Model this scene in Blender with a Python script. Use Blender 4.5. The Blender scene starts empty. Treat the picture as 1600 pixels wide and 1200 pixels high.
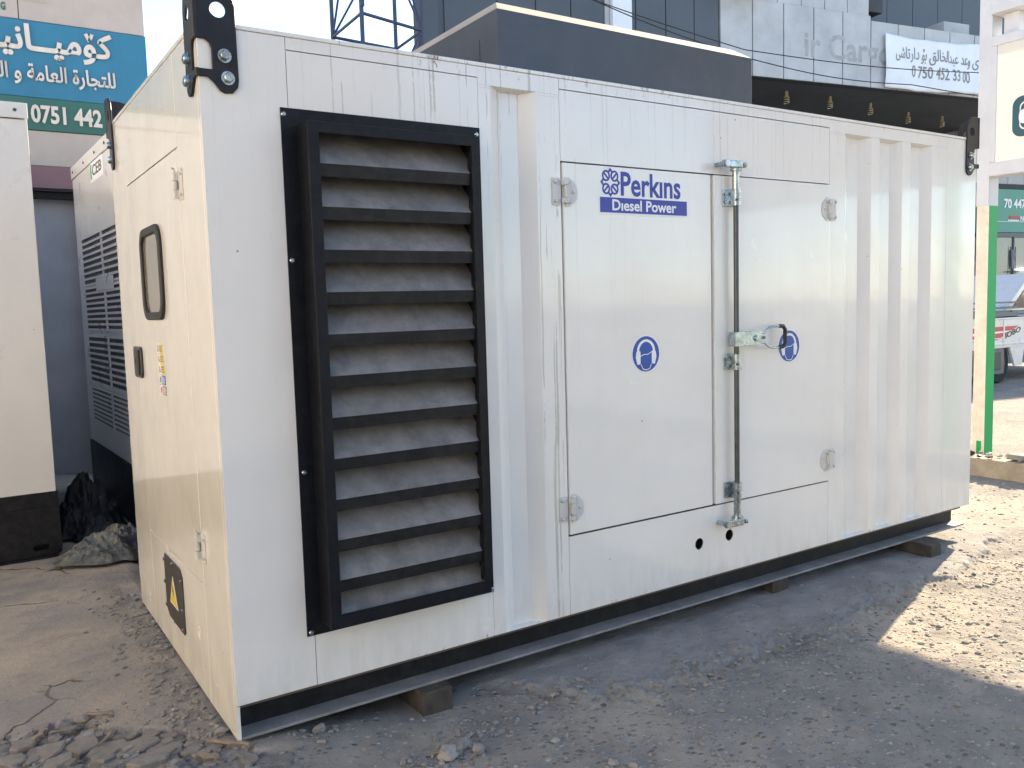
import bpy, bmesh, math, random
import numpy as np
from mathutils import Vector, Matrix
R = math.radians
rnd = random.Random(7)
scene = bpy.context.scene
COL = scene.collection

# ------------------------------------------------------------------ camera, sky, sun, exposure
cam = bpy.data.cameras.new('camera'); camo = bpy.data.objects.new('camera', cam); COL.objects.link(camo)
camo.location = (-0.76404, -3.06788, 1.56061)
camo.rotation_euler = (1.47973834, 0.0283977, -0.5811033)
cam.sensor_fit = 'HORIZONTAL'; cam.sensor_width = 36; cam.lens = 1330.05 / 1600 * 36
cam.clip_start = 0.05; cam.clip_end = 2000
scene.camera = camo
SUN_EL, SUN_AZ = R(27.0), R(18.5)          # azimuth measured from +X towards +Y
sdir = Vector((math.cos(SUN_EL) * math.cos(SUN_AZ), math.cos(SUN_EL) * math.sin(SUN_AZ), math.sin(SUN_EL)))
world = bpy.data.worlds.new("World"); scene.world = world; world.use_nodes = True
wn = world.node_tree.nodes; wl = world.node_tree.links
sky = wn.new('ShaderNodeTexSky'); sky.sky_type = 'NISHITA'; sky.sun_disc = False
sky.sun_elevation = SUN_EL; sky.sun_rotation = R(90) - SUN_AZ
sky.air_density = 1.0; sky.dust_density = 0.5; sky.ozone_density = 1.0; sky.altitude = 300
wn['Background'].inputs[1].default_value = 0.12
wl.new(sky.outputs[0], wn['Background'].inputs[0])
sl = bpy.data.lights.new('sun', 'SUN'); sl.energy = 5.0; sl.angle = R(0.53); sl.color = (1.0, 0.80, 0.55)
so = bpy.data.objects.new('sun', sl); COL.objects.link(so); so.location = (20, 8, 20)
so.rotation_euler = (-sdir).to_track_quat('-Z', 'Y').to_euler()
vs = scene.view_settings; vs.view_transform = 'Standard'; vs.look = 'None'; vs.gamma = 1; vs.use_curve_mapping = False
vs.exposure = 1.9

# ------------------------------------------------------------------ materials
def nodes(name):
    m = bpy.data.materials.new(name); m.use_nodes = True
    nt = m.node_tree; b = nt.nodes['Principled BSDF']
    return m, nt, b
def N(nt, t, **kw):
    n = nt.nodes.new(t)
    for k, v in kw.items(): setattr(n, k, v)
    return n
def L(nt, a, b): nt.links.new(a, b)
def setin(n, i, v): n.inputs[i].default_value = v
def coords(nt, scale=(1, 1, 1), which='Object'):
    tc = N(nt, 'ShaderNodeTexCoord'); mp = N(nt, 'ShaderNodeMapping'); mp.inputs['Scale'].default_value = scale
    L(nt, tc.outputs[which], mp.inputs[0]); return mp.outputs[0]
def noise(nt, vec, scale, detail=4, rough=.55):
    n = N(nt, 'ShaderNodeTexNoise'); setin(n, 'Scale', scale); setin(n, 'Detail', detail); setin(n, 'Roughness', rough)
    L(nt, vec, n.inputs['Vector']); return n.outputs['Fac']
def ramp(nt, fac, stops):
    r = N(nt, 'ShaderNodeValToRGB'); e = r.color_ramp.elements
    while len(e) < len(stops): e.new(.5)
    for k, (p, c) in enumerate(stops):
        e[k].position = p; e[k].color = (c, c, c, 1) if isinstance(c, (int, float)) else (*c, 1)
    L(nt, fac, r.inputs[0]); return r.outputs[0]
def math_(nt, op, a, b=None):
    n = N(nt, 'ShaderNodeMath', operation=op)
    for i, v in enumerate((a, b)):
        if v is None: continue
        if isinstance(v, (int, float)): n.inputs[i].default_value = v
        else: L(nt, v, n.inputs[i])
    return n.outputs[0]
def mix(nt, fac, a, b):
    n = N(nt, 'ShaderNodeMix', data_type='RGBA')
    for i, v in ((0, fac), (6, a), (7, b)):
        if isinstance(v, (int, float)): n.inputs[i].default_value = v
        elif isinstance(v, tuple): n.inputs[i].default_value = (*v, 1)
        else: L(nt, v, n.inputs[i])
    return n.outputs[2]
def bump(nt, b, h, strength=.3, dist=.01):
    n = N(nt, 'ShaderNodeBump'); setin(n, 'Strength', strength); setin(n, 'Distance', dist)
    L(nt, h, n.inputs['Height']); L(nt, n.outputs[0], b.inputs['Normal'])

def mat(name, col, rough=.5, metal=0., var=.12, vscale=6., bmp=0., bscale=80., bdist=.002, spec=.5, coat=0., dust=None, dustamt=.0):
    m, nt, b = nodes(name); v = coords(nt)
    n1 = noise(nt, v, vscale, 5, .6)
    lo = tuple(c * (1 - var) for c in col); hi = tuple(min(1, c * (1 + var)) for c in col)
    c = mix(nt, ramp(nt, n1, [(.3, 0.), (.7, 1.)]), lo, hi)
    if dust:
        d = noise(nt, v, vscale * 2.3, 7, .7)
        c = mix(nt, math_(nt, 'MULTIPLY', ramp(nt, d, [(.42, 0.), (.75, 1.)]), dustamt), c, dust)
    L(nt, c, b.inputs['Base Color'])
    L(nt, math_(nt, 'ADD', math_(nt, 'MULTIPLY', n1, .2), rough - .1), b.inputs['Roughness'])
    setin(b, 'Metallic', metal); setin(b, 'Specular IOR Level', spec); setin(b, 'Coat Weight', coat); setin(b, 'Coat Roughness', .05)
    if bmp: bump(nt, b, noise(nt, v, bscale, 4, .6), bmp, bdist)
    return m

def paint(name, col, dirt=1., rust=0., rough=.22, specks=.74, drips=1.):
    """gloss sheet-metal paint: oil-canning waves, drips under the roof seam, specks, rust along edges (object space of the cabinet)"""
    m, nt, b = nodes(name); tc = N(nt, 'ShaderNodeTexCoord'); P = tc.outputs['Object']
    sep = N(nt, 'ShaderNodeSeparateXYZ'); L(nt, P, sep.inputs[0]); z = sep.outputs[2]
    def mp(s):
        k = N(nt, 'ShaderNodeMapping'); k.inputs['Scale'].default_value = s; L(nt, P, k.inputs[0]); return k.outputs[0]
    c = mix(nt, ramp(nt, noise(nt, mp((1, 1, 1)), 1.6, 4, .6), [(.3, 0.), (.7, 1.)]), tuple(x * .96 for x in col), tuple(min(1, x * 1.03) for x in col))
    # thin run-off drips
    x = sep.outputs[0]
    wob = math_(nt, 'MULTIPLY', noise(nt, mp((2.5, 2.5, 4.)), 1., 4, .6), 1.6)
    cv = N(nt, 'ShaderNodeCombineXYZ'); L(nt, math_(nt, 'ADD', math_(nt, 'MULTIPLY', x, 62.), wob), cv.inputs[0]); L(nt, math_(nt, 'ADD', math_(nt, 'MULTIPLY', sep.outputs[1], 62.), wob), cv.inputs[1]); L(nt, math_(nt, 'MULTIPLY', z, .45), cv.inputs[2])
    dr = ramp(nt, noise(nt, cv.outputs[0], 1., 2, .5), [(.60, 0.), (.655, 1.)])
    xs_ = math_(nt, 'MULTIPLY', x, .2)
    area = ramp(nt, xs_, [(0., .12), (.085, .15), (.10, 1.), (.115, .3), (.15, .5), (.18, 1.), (.20, 1.), (.305, 1.), (.33, .35), (.45, .2), (.50, .6), (.56, .15), (.66, .5), (.70, .2), (.78, .1), (1., .2)])
    zf = ramp(nt, math_(nt, 'MULTIPLY', z, .4), [(.45, .06), (.78, .25), (.99, 1.)])
    post = ramp(nt, xs_, [(.278, 0.), (.281, .85), (.304, .85), (.307, 0.)])
    dm = math_(nt, 'MULTIPLY', math_(nt, 'MULTIPLY', dr, area), math_(nt, 'MULTIPLY', math_(nt, 'MAXIMUM', zf, post), (.55 * drips)))
    c = mix(nt, dm, c, (.27, .24, .19))
    # broad soft grime
    g = ramp(nt, noise(nt, mp((2.2, 2.2, .8)), 1.1, 5, .6), [(.5, 0.), (.85, 1.)])
    c = mix(nt, math_(nt, 'MULTIPLY', g, .14 * dirt), c, (.42, .38, .31))
    # grime rising from the bottom edge
    zb = ramp(nt, z, [(.10, 1.), (.38, 0.)])
    gb = math_(nt, 'MULTIPLY', zb, ramp(nt, noise(nt, mp((12, 12, 3)), 1.5, 6, .65), [(.42, 0.), (.75, 1.)]))
    c = mix(nt, math_(nt, 'MULTIPLY', gb, .30 * dirt), c, (.36, .32, .25))
    # specks
    vo = N(nt, 'ShaderNodeTexVoronoi'); setin(vo, 'Scale', 9.); L(nt, P, vo.inputs['Vector'])
    sp = ramp(nt, vo.outputs['Distance'], [(.032, 1.), (.045, 0.)])
    pick = ramp(nt, N_sep(nt, vo.outputs['Color']), [(specks, 0.), (specks + .02, 1.)])
    c = mix(nt, math_(nt, 'MULTIPLY', math_(nt, 'MULTIPLY', sp, pick), .7 * dirt), c, (.12, .10, .08))
    rn = ramp(nt, noise(nt, mp((24, 24, 10)), 1.0, 8, .75), [(.57, 0.), (.62, 1.)])
    ra = ramp(nt, xs_, [(0., 0.), (.13, .0), (.15, .9), (.20, 1.), (.235, .6), (.26, .9), (.30, .25), (.40, .5), (.5, .3), (.6, .0), (.74, .0), (.76, .5), (.84, .3), (.86, 0.)])
    edge = math_(nt, 'ADD', ramp(nt, math_(nt, 'MULTIPLY', z, .39), [(.968, 0.), (.988, 1.)]), ramp(nt, z, [(.138, 1.), (.155, 0.)]))
    rm = math_(nt, 'MULTIPLY', math_(nt, 'MULTIPLY', rn, ra), math_(nt, 'MULTIPLY', edge, rust))
    c = mix(nt, rm, c, (.20, .065, .02))
    L(nt, c, b.inputs['Base Color'])
    rr = math_(nt, 'ADD', math_(nt, 'MULTIPLY', noise(nt, mp((1, 1, 1)), 3., 5, .6), .25), rough - .12)
    L(nt, rr, b.inputs['Roughness']); setin(b, 'Specular IOR Level', .55); setin(b, 'Coat Weight', .7); setin(b, 'Coat Roughness', .06)
    w = math_(nt, 'ADD', noise(nt, mp((1, 1, 1)), 1.1, 2, .5), math_(nt, 'MULTIPLY', noise(nt, mp((1, 1, 1)), 3.5, 2, .5), .25))
    bump(nt, b, w, .8, .03)
    return m
def N_sep(nt, colsock):
    s = N(nt, 'ShaderNodeSeparateColor'); L(nt, colsock, s.inputs[0]); return s.outputs[0]

M = {}
M['white'] = paint('cabinet white paint', (.79, .775, .745), 1., 1.)
M['white2'] = paint('second cabinet white paint', (.70, .70, .69), 1., 0., .3, specks=.42, drips=0.)
M['far_white'] = paint('third cabinet grey white paint', (.80, .80, .80), .5, 0., .3, drips=0.)
M['hinge_white'] = mat('painted hinge', (.60, .595, .575), .35, var=.06)
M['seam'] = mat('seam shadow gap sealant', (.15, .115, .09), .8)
M['black'] = mat('black painted steel', (.006, .0075, .012), .42, var=.3, dust=(.09, .085, .08), dustamt=.10, vscale=9, spec=.2)
M['black_dusty'] = mat('black dusty steel', (.007, .008, .011), .5, var=.3, dust=(.13, .12, .11), dustamt=.14, vscale=7, spec=.3)
M['flange'] = mat('dusty skid flange', (.21, .215, .225), .7, var=.3, dust=(.2, .19, .17), dustamt=.5, vscale=7)
M['lug'] = mat('lifting lug black coat', (.009, .010, .016), .4, spec=.35, var=.2, dust=(.08, .08, .08), dustamt=.15)
M['dust'] = mat('road dust on blades', (.20, .193, .188), .85, var=.25, vscale=5, bmp=.25, bscale=120, dust=(.05, .05, .056), dustamt=.6)
M['hood_top'] = mat('pale tan hood lip', (.38, .335, .27), .8, var=.12, vscale=4)  # pale tan for the hood lip, lighter than the slate hood paint
M['hood'] = mat('slate grey hood paint', (.038, .050, .072), .40, var=.16, vscale=3, dust=(.13, .125, .12), dustamt=.16)
M['zinc'] = mat('zinc plated steel', (.40, .46, .50), .27, .95, var=.35, vscale=30)
M['steel'] = mat('dull steel rod', (.10, .108, .122), .42, .9, var=.2, vscale=20)
M['rubber'] = mat('rubber seal', (.018, .018, .019), .55)
M['plastic'] = mat('black plastic', (.02, .02, .022), .35)
M['plate'] = mat('dark cover plate', (.045, .042, .038), .5, var=.15)
M['window'] = mat('dusty window pane', (.22, .20, .17), .12, var=.1, vscale=12, coat=.5)
M['blue'] = mat('blue print', (.012, .026, .33), .3, var=.05)
M['blue2'] = mat('sign blue', (.008, .070, .36), .3, var=.05)
M['white_print'] = mat('white print', (.80, .81, .84), .35, var=.03)
M['yellow'] = mat('yellow sticker', (.70, .52, .06), .4, var=.05)
M['black_print'] = mat('black print', (.02, .02, .02), .5)
M['grey_print'] = mat('grey print', (.22, .21, .22), .5)
M['red'] = mat('red print', (.50, .03, .04), .4)
M['wood'] = mat('dirty timber', (.055, .047, .04), .85, var=.45, vscale=14, bmp=.5, bscale=60, bdist=.004)
M['stick'] = mat('splintered timber', (.235, .185, .135), .85, var=.35, vscale=30, bmp=.3)
M['stone'] = mat('grey rubble', (.22, .21, .20), .95, var=.3, vscale=25, bmp=.6, bscale=70, bdist=.004)
M['stone_pale'] = mat('pale rubble', (.29, .28, .265), .95, var=.2, vscale=25, bmp=.6, bscale=70, bdist=.004)
M['slab_stone'] = mat('dusty slab fragments', (.185, .168, .15), .95, var=.25, vscale=12, bmp=.8, bscale=60, bdist=.005, dust=(.27, .235, .195), dustamt=.7)
M['pebble'] = mat('pebbles', (.26, .24, .215), .9, var=.45, vscale=9)
M['tarp'] = mat('black tarpaulin', (.016, .016, .02), .6, var=.3, bmp=.3, bscale=30)
M['sheet'] = mat('grey plastic sheet', (.075, .08, .072), .3, var=.45, vscale=5, dust=(.3, .29, .26), dustamt=.6)
M['conc'] = mat('kerb concrete', (.36, .31, .235), .95, var=.25, vscale=4, bmp=.5, bscale=40, bdist=.004, dust=(.2, .17, .13), dustamt=.6)
M['cream_frame'] = mat('cream sign frame paint', (.60, .61, .635), .5, var=.06, vscale=3, dust=(.4, .32, .24), dustamt=.12)
M['cream_post'] = mat('cream post paint', (.78, .70, .57), .55, var=.1, vscale=5, dust=(.45, .33, .2), dustamt=.35)
M['green'] = mat('green gloss paint', (.016, .36, .10), .5, var=.08, vscale=3, spec=.2)
M['teal'] = mat('teal print', (.018, .085, .11), .45, var=.05)
M['tile_beige'] = mat('beige cladding', (.43, .385, .35), .6, var=.1, vscale=2, dust=(.5, .46, .42), dustamt=.5)
M['sign_blue'] = mat('blue sign sheet', (.025, .17, .29), .5, var=.08, vscale=3)
M['sign_green'] = mat('green sign sheet', (.03, .125, .105), .5, var=.08, vscale=3)
M['letter_white'] = mat('raised sign lettering', (.62, .58, .53), .5, var=.06)
M['purple'] = mat('faded maroon fascia', (.20, .115, .13), .6, var=.12, vscale=3)
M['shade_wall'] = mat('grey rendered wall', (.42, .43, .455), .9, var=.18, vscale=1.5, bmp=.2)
M['dark_clad'] = mat('graphite composite panel', (.070, .080, .097), .42, var=.09, vscale=1.2)
M['silver_clad'] = mat('silver composite panel', (.42, .43, .45), .5, .0, var=.16, vscale=1.4, dust=(.52, .52, .53), dustamt=.35)
M['joint'] = mat('panel joint', (.05, .055, .065), .8)
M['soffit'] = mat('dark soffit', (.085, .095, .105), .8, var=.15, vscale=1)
M['ghost'] = mat('ghost of removed letters', (.325, .33, .345), .6, var=.2, vscale=3)
M['banner'] = mat('white banner cloth', (.74, .77, .83), .6, var=.05, vscale=2)
M['brass'] = mat('coiled bulb glass', (.42, .36, .24), .5, var=.2)
M['shop_glass'] = mat('shop glass', (.16, .18, .18), .08, var=.25, vscale=.8, coat=.6)
M['dark_glass'] = mat('dark car glass', (.02, .025, .03), .06, coat=.5)
M['shop_green'] = mat('green shop sign', (.06, .26, .20), .35, var=.08, vscale=1)
M['truck_paint'] = mat('truck white paint', (.68, .67, .66), .3, var=.05, coat=.4)
M['truck_grey'] = mat('truck grey steel', (.14, .145, .15), .6)
M['tyre'] = mat('tyre rubber', (.015, .015, .016), .85)
M['tower'] = mat('galvanised lattice paint', (.045, .05, .095), .55, var=.15)
M['cable'] = mat('cable sheath', (.03, .03, .03), .6)
M['sunny_wall'] = mat('ochre render', (.80, .71, .51), .9, var=.06, vscale=.5)
M['street_wall'] = mat('grey render', (.30, .30, .31), .9, var=.08, vscale=.5)
M['road'] = mat('asphalt', (.05, .05, .05), .9)
def m_lit():
    m, nt, b = nodes('lit downlight'); setin(b, 'Base Color', (.9, .95, 1, 1)); setin(b, 'Emission Color', (.8, .95, 1, 1)); setin(b, 'Emission Strength', 4.); return m
M['lit'] = m_lit()
def m_board():
    m, nt, b = nodes('translucent banner film'); setin(b, 'Roughness', .5)
    t = N(nt, 'ShaderNodeBsdfTranslucent'); t.inputs[0].default_value = (.82, .77, .70, 1)
    mx = N(nt, 'ShaderNodeMixShader'); v = coords(nt)
    sp = ramp(nt, noise(nt, v, 22, 6, .7), [(.70, 0.), (.76, 1.)])
    L(nt, mix(nt, math_(nt, 'MULTIPLY', sp, .4), (.80, .78, .72), (.45, .3, .18)), b.inputs['Base Color'])
    mx.inputs[0].default_value = .26
    L(nt, b.outputs[0], mx.inputs[1]); L(nt, t.outputs[0], mx.inputs[2])
    L(nt, mx.outputs[0], nt.nodes['Material Output'].inputs[0]); return m
M['board'] = m_board()

def m_ground():
    m, nt, b = nodes('dusty concrete and gravel'); v = coords(nt)
    at = N(nt, 'ShaderNodeVertexColor', layer_name='zone'); sc = N(nt, 'ShaderNodeSeparateColor'); L(nt, at.outputs[0], sc.inputs[0])
    slab, strip, rub = sc.outputs[0], sc.outputs[1], sc.outputs[2]
    big = noise(nt, v, .9, 6, .6); mid = noise(nt, v, 4.5, 7, .62); fine = noise(nt, v, 60, 6, .7)
    c = mix(nt, ramp(nt, big, [(.38, 0.), (.62, 1.)]), (.205, .20, .192), (.33, .30, .255))
    c = mix(nt, math_(nt, 'MULTIPLY', ramp(nt, mid, [(.45, 0.), (.62, 1.)]), .7), c, (.18, .176, .17))
    c = mix(nt, math_(nt, 'MULTIPLY', ramp(nt, noise(nt, v, 2.2, 3, .5), [(.62, 0.), (.72, 1.)]), .55), c, (.11, .108, .095))
    # pressed-in pebbles, stretched a little along the wheel tracks
    tc = N(nt, 'ShaderNodeTexCoord'); mp = N(nt, 'ShaderNodeMapping'); mp.inputs['Rotation'].default_value = (0, 0, R(-25)); mp.inputs['Scale'].default_value = (1., 1.5, 1.); L(nt, tc.outputs['Object'], mp.inputs[0])
    vo = N(nt, 'ShaderNodeTexVoronoi'); setin(vo, 'Scale', 31.); setin(vo, 'Randomness', 1.); L(nt, mp.outputs[0], vo.inputs['Vector'])
    cs = N(nt, 'ShaderNodeSeparateColor'); L(nt, vo.outputs['Color'], cs.inputs[0])
    size = math_(nt, 'ADD', math_(nt, 'MULTIPLY', cs.outputs[1], .42), .08)
    peb = math_(nt, 'MULTIPLY', math_(nt, 'LESS_THAN', vo.outputs['Distance'], size), math_(nt, 'GREATER_THAN', cs.outputs[2], .30))
    pebm = math_(nt, 'MULTIPLY', peb, math_(nt, 'SUBTRACT', 1., math_(nt, 'MAXIMUM', slab, strip)))
    pc = ramp(nt, cs.outputs[0], [(0., (.165, .16, .155)), (.4, (.23, .215, .195)), (1., (.46, .43, .385))])
    c = mix(nt, math_(nt, 'MULTIPLY', pebm, .9), c, pc)
    # concrete slab on the left, tan dust on grey
    sc_ = mix(nt, ramp(nt, noise(nt, v, 1.7, 7, .6), [(.38, 0.), (.6, 1.)]), (.27, .255, .24), (.41, .355, .29))
    sc_ = mix(nt, math_(nt, 'MULTIPLY', ramp(nt, noise(nt, v, 7, 8, .68), [(.5, 0.), (.72, 1.)]), .6), sc_, (.19, .178, .165))
    vk = N(nt, 'ShaderNodeTexVoronoi', feature='DISTANCE_TO_EDGE'); setin(vk, 'Scale', 1.5)
    wob = N(nt, 'ShaderNodeMixRGB', blend_type='ADD'); wob.inputs[0].default_value = .22
    nz = N(nt, 'ShaderNodeTexNoise'); setin(nz, 'Scale', 5.); setin(nz, 'Detail', 6.); L(nt, v, nz.inputs['Vector'])
    L(nt, v, wob.inputs[1]); L(nt, nz.outputs['Color'], wob.inputs[2]); L(nt, wob.outputs[0], vk.inputs['Vector'])
    crack = math_(nt, 'MULTIPLY', ramp(nt, vk.outputs['Distance'], [(.004, 1.), (.012, 0.)]), ramp(nt, noise(nt, v, 1.2, 2, .5), [(.5, 0.), (.56, 1.)]))
    sc_ = mix(nt, math_(nt, 'MULTIPLY', crack, .8), sc_, (.06, .055, .05))
    c = mix(nt, slab, c, sc_)
    c = mix(nt, strip, c, mix(nt, ramp(nt, noise(nt, v, 5, 6, .6), [(.4, 0.), (.65, 1.)]), (.225, .222, .22), (.29, .285, .275)))
    c = mix(nt, rub, c, mix(nt, ramp(nt, noise(nt, v, 9, 6, .65), [(.35, 0.), (.65, 1.)]), (.16, .15, .14), (.29, .265, .235)))
    c = mix(nt, math_(nt, 'MULTIPLY', ramp(nt, fine, [(.55, 0.), (.8, 1.)]), .35), c, (.10, .095, .09))
    L(nt, c, b.inputs['Base Color']); setin(b, 'Roughness', .95); setin(b, 'Specular IOR Level', .2)
    h = math_(nt, 'ADD', math_(nt, 'MULTIPLY', fine, .35), math_(nt, 'MULTIPLY', noise(nt, v, 18, 7, .7), .8))
    dome = math_(nt, 'MULTIPLY', math_(nt, 'SUBTRACT', size, vo.outputs['Distance']), math_(nt, 'MULTIPLY', pebm, 2.2))
    h = math_(nt, 'SUBTRACT', math_(nt, 'ADD', h, dome), math_(nt, 'MULTIPLY', math_(nt, 'MULTIPLY', crack, slab), .9))
    bump(nt, b, h, 1., .018)
    return m
M['ground'] = m_ground()

# ------------------------------------------------------------------ mesh helpers
class MB:
    """collects shapes with material slots and links them as ONE mesh object"""
    def __init__(s): s.v = []; s.f = []; s.mi = []; s.mats = []; s.smooth = []
    def slot(s, m):
        if m not in s.mats: s.mats.append(m)
        return s.mats.index(m)
    def add(s, vs_, fs, m, smooth=False, fn=None):
        o = len(s.v); k = s.slot(m)
        s.v += [tuple(fn(*q)) if fn else tuple(q) for q in vs_]
        for f in fs: s.f.append(tuple(i + o for i in f)); s.mi.append(k); s.smooth.append(smooth)
        return s
    def box(s, x0, x1, y0, y1, z0, z1, m, fn=None):
        vs_ = [(x, y, z) for z in (z0, z1) for y in (y0, y1) for x in (x0, x1)]
        return s.add(vs_, [(0, 2, 3, 1), (4, 5, 7, 6), (0, 1, 5, 4), (2, 6, 7, 3), (0, 4, 6, 2), (1, 3, 7, 5)], m, fn=fn)
    def prism(s, poly, a, b, m, fn):
        """poly in (u,v) extruded along w from a to b; fn(u,v,w) -> xyz"""
        n = len(poly); vs_ = [(u, v, a) for u, v in poly] + [(u, v, b) for u, v in poly]
        fs = [tuple(range(n))[::-1], tuple(range(n, 2 * n))] + [(i, (i + 1) % n, n + (i + 1) % n, n + i) for i in range(n)]
        return s.add(vs_, fs, m, fn=fn)
    def sweep(s, poly, a, b, m, fn):
        """open sheet: polyline (u,v) swept along w"""
        n = len(poly); vs_ = [(u, v, a) for u, v in poly] + [(u, v, b) for u, v in poly]
        return s.add(vs_, [(i, i + 1, n + i + 1, n + i) for i in range(n - 1)], m, fn=fn)
    def tube(s, pts, r, m, n=10, cap=True):
        pts = [Vector(p) for p in pts]; rs = r if isinstance(r, (list, tuple)) else [r] * len(pts); o = []
        up = None
        for i, p in enumerate(pts):
            t = (pts[min(i + 1, len(pts) - 1)] - pts[max(i - 1, 0)]).normalized()
            if up is None: up = t.orthogonal().normalized()
            up = (up - t * up.dot(t)).normalized(); sd = t.cross(up)
            o += [tuple(p + (up * math.cos(2 * math.pi * k / n) + sd * math.sin(2 * math.pi * k / n)) * rs[i]) for k in range(n)]
        fs = [(i * n + k, i * n + (k + 1) % n, (i + 1) * n + (k + 1) % n, (i + 1) * n + k) for i in range(len(pts) - 1) for k in range(n)]
        s.add(o, fs, m, smooth=True)
        if cap:
            e = (len(pts) - 1) * n
            s.add(o, [tuple(range(n))[::-1], tuple(range(e, e + n))], m)
        return s
    def build(s, name, parent=None, bevel=0., fix=True):
        me = bpy.data.meshes.new(name)
        off = parent_loc(parent)
        me.from_pydata([(x - off[0], y - off[1], z - off[2]) for x, y, z in s.v], [], s.f)
        for m in s.mats: me.materials.append(M[m])
        me.polygons.foreach_set('material_index', s.mi); me.polygons.foreach_set('use_smooth', s.smooth)
        if fix:
            bm = bmesh.new(); bm.from_mesh(me); bmesh.ops.recalc_face_normals(bm, faces=bm.faces); bm.to_mesh(me); bm.free()
        me.update()
        o = bpy.data.objects.new(name, me); COL.objects.link(o)
        if parent: o.parent = parent
        if bevel:
            b = o.modifiers.new('bevel', 'BEVEL'); b.width = bevel; b.segments = 2; b.limit_method = 'ANGLE'; b.angle_limit = R(40); b.harden_normals = False
        return o
def parent_loc(p):
    off = Vector((0, 0, 0))
    while p is not None: off += Vector(p.location); p = p.parent
    return off
def tag(o, label=None, cat=None, group=None, kind=None):
    for k, v in (('label', label), ('category', cat), ('group', group), ('kind', kind)):
        if v: o[k] = v
    return o
def thing(name, label, cat, loc=(0, 0, 0), group=None, rz=0):
    o = bpy.data.objects.new(name, None); o.empty_display_size = .1; COL.objects.link(o)
    o.location = loc; o.rotation_euler = (0, 0, rz)
    return tag(o, label, cat, group)
def rr(x0, x1, y0, y1, r, n=5):
    """rounded rectangle loop"""
    o = []
    for cx, cy, a in ((x1 - r, y1 - r, 0), (x0 + r, y1 - r, 90), (x0 + r, y0 + r, 180), (x1 - r, y0 + r, 270)):
        o += [(cx + r * math.cos(R(a + 90 * k / n)), cy + r * math.sin(R(a + 90 * k / n))) for k in range(n + 1)]
    return o
def circ(cx, cy, r, n=24, ry=None, a0=0.):
    return [(cx + r * math.cos(2 * math.pi * k / n + a0), cy + (ry or r) * math.sin(2 * math.pi * k / n + a0)) for k in range(n)]
def curve_mesh(cu):
    o = bpy.data.objects.new('tmp', cu); COL.objects.link(o)
    dg = bpy.context.evaluated_depsgraph_get(); dg.update()
    me = bpy.data.meshes.new_from_object(o.evaluated_get(dg))
    vs_ = [tuple(v.co) for v in me.vertices]; fs = [tuple(p.vertices) for p in me.polygons]
    bpy.data.objects.remove(o); bpy.data.meshes.remove(me); bpy.data.curves.remove(cu)
    return vs_, fs
def plate(loops, th, bev=0.):
    """2D outlines (holes allowed) filled and extruded; w runs 0..th"""
    cu = bpy.data.curves.new('tmp', 'CURVE'); cu.dimensions = '2D'; cu.fill_mode = 'BOTH'; cu.extrude = max(th / 2 - bev, 1e-5); cu.bevel_depth = bev; cu.bevel_resolution = 0; cu.offset = -bev
    for lp in loops:
        sp = cu.splines.new('POLY'); sp.points.add(len(lp) - 1); sp.use_cyclic_u = True
        for p, (x, y) in zip(sp.points, lp): p.co = (x, y, 0, 1)
    vs_, fs = curve_mesh(cu)
    return [(x, y, z + th / 2) for x, y, z in vs_], fs
def text(body, u0, u1, v0, v1, th=.001, bold=0., shear=0.):
    """lettering fitted to the rectangle u0..u1, v0..v1"""
    cu = bpy.data.curves.new('tmp', 'FONT'); cu.body = body; cu.extrude = th / 2; cu.offset = bold; cu.shear = shear; cu.resolution_u = 3
    vs_, fs = curve_mesh(cu)
    xs = [v[0] for v in vs_]; ys = [v[1] for v in vs_]
    ax, bx, ay, by = min(xs), max(xs), min(ys), max(ys)
    dz = [0.] * len(vs_)
    if any(ord(c_) > 0x5ff for c_ in body):       # joined letters overlap: every glyph a hair's breadth proud of the one before
        par = list(range(len(vs_)))
        def find(i):
            while par[i] != i: par[i] = par[par[i]]; i = par[i]
            return i
        for f in fs:
            for i in f[1:]: par[find(i)] = find(f[0])
        ids = {}
        for i in range(len(vs_)): dz[i] = th * .12 * (ids.setdefault(find(i), len(ids)) % 9)
    return [(u0 + (x - ax) / (bx - ax) * (u1 - u0), v0 + (y - ay) / (by - ay) * (v1 - v0), z + th / 2 + d_) for (x, y, z), d_ in zip(vs_, dz)], fs
FRONT = lambda y0=0.: (lambda u, v, w: (u, y0 - w, v))          # u=x, v=z, w = out towards -Y
ENDF = lambda x0=0.: (lambda u, v, w: (x0 - w, u, v))           # u=y, v=z, w = out towards -X (letters must run with u = -y)
ENDT = lambda x0=0., yc=0.: (lambda u, v, w: (x0 - w, yc - u, v))
def vnoise(x, y, seed=0):
    xi = np.floor(x).astype(np.int64); yi = np.floor(y).astype(np.int64); fx = x - xi; fy = y - yi
    fx = fx * fx * (3 - 2 * fx); fy = fy * fy * (3 - 2 * fy)
    def h(a, b):
        n = (a * 374761393 + b * 668265263 + seed * 974634777) & 0xFFFFFFFF
        n = ((n ^ (n >> 13)) * 1274126177) & 0xFFFFFFFF
        return ((n ^ (n >> 16)) & 0xFFFFFF) / float(0xFFFFFF)
    return (h(xi, yi) * (1 - fx) + h(xi + 1, yi) * fx) * (1 - fy) + (h(xi, yi + 1) * (1 - fx) + h(xi + 1, yi + 1) * fx) * fy
def fbm(x, y, s, o=5, seed=0, gain=.5):
    t = 0; a = 1; tot = 0
    for k in range(o): t = t + a * vnoise(x * s + 17 * k, y * s - 9 * k, seed + k); tot += a; a *= gain; s *= 2.03
    return t / tot
def sstep(a, b, x): t = np.clip((x - a) / (b - a), 0, 1); return t * t * (3 - 2 * t)

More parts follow.
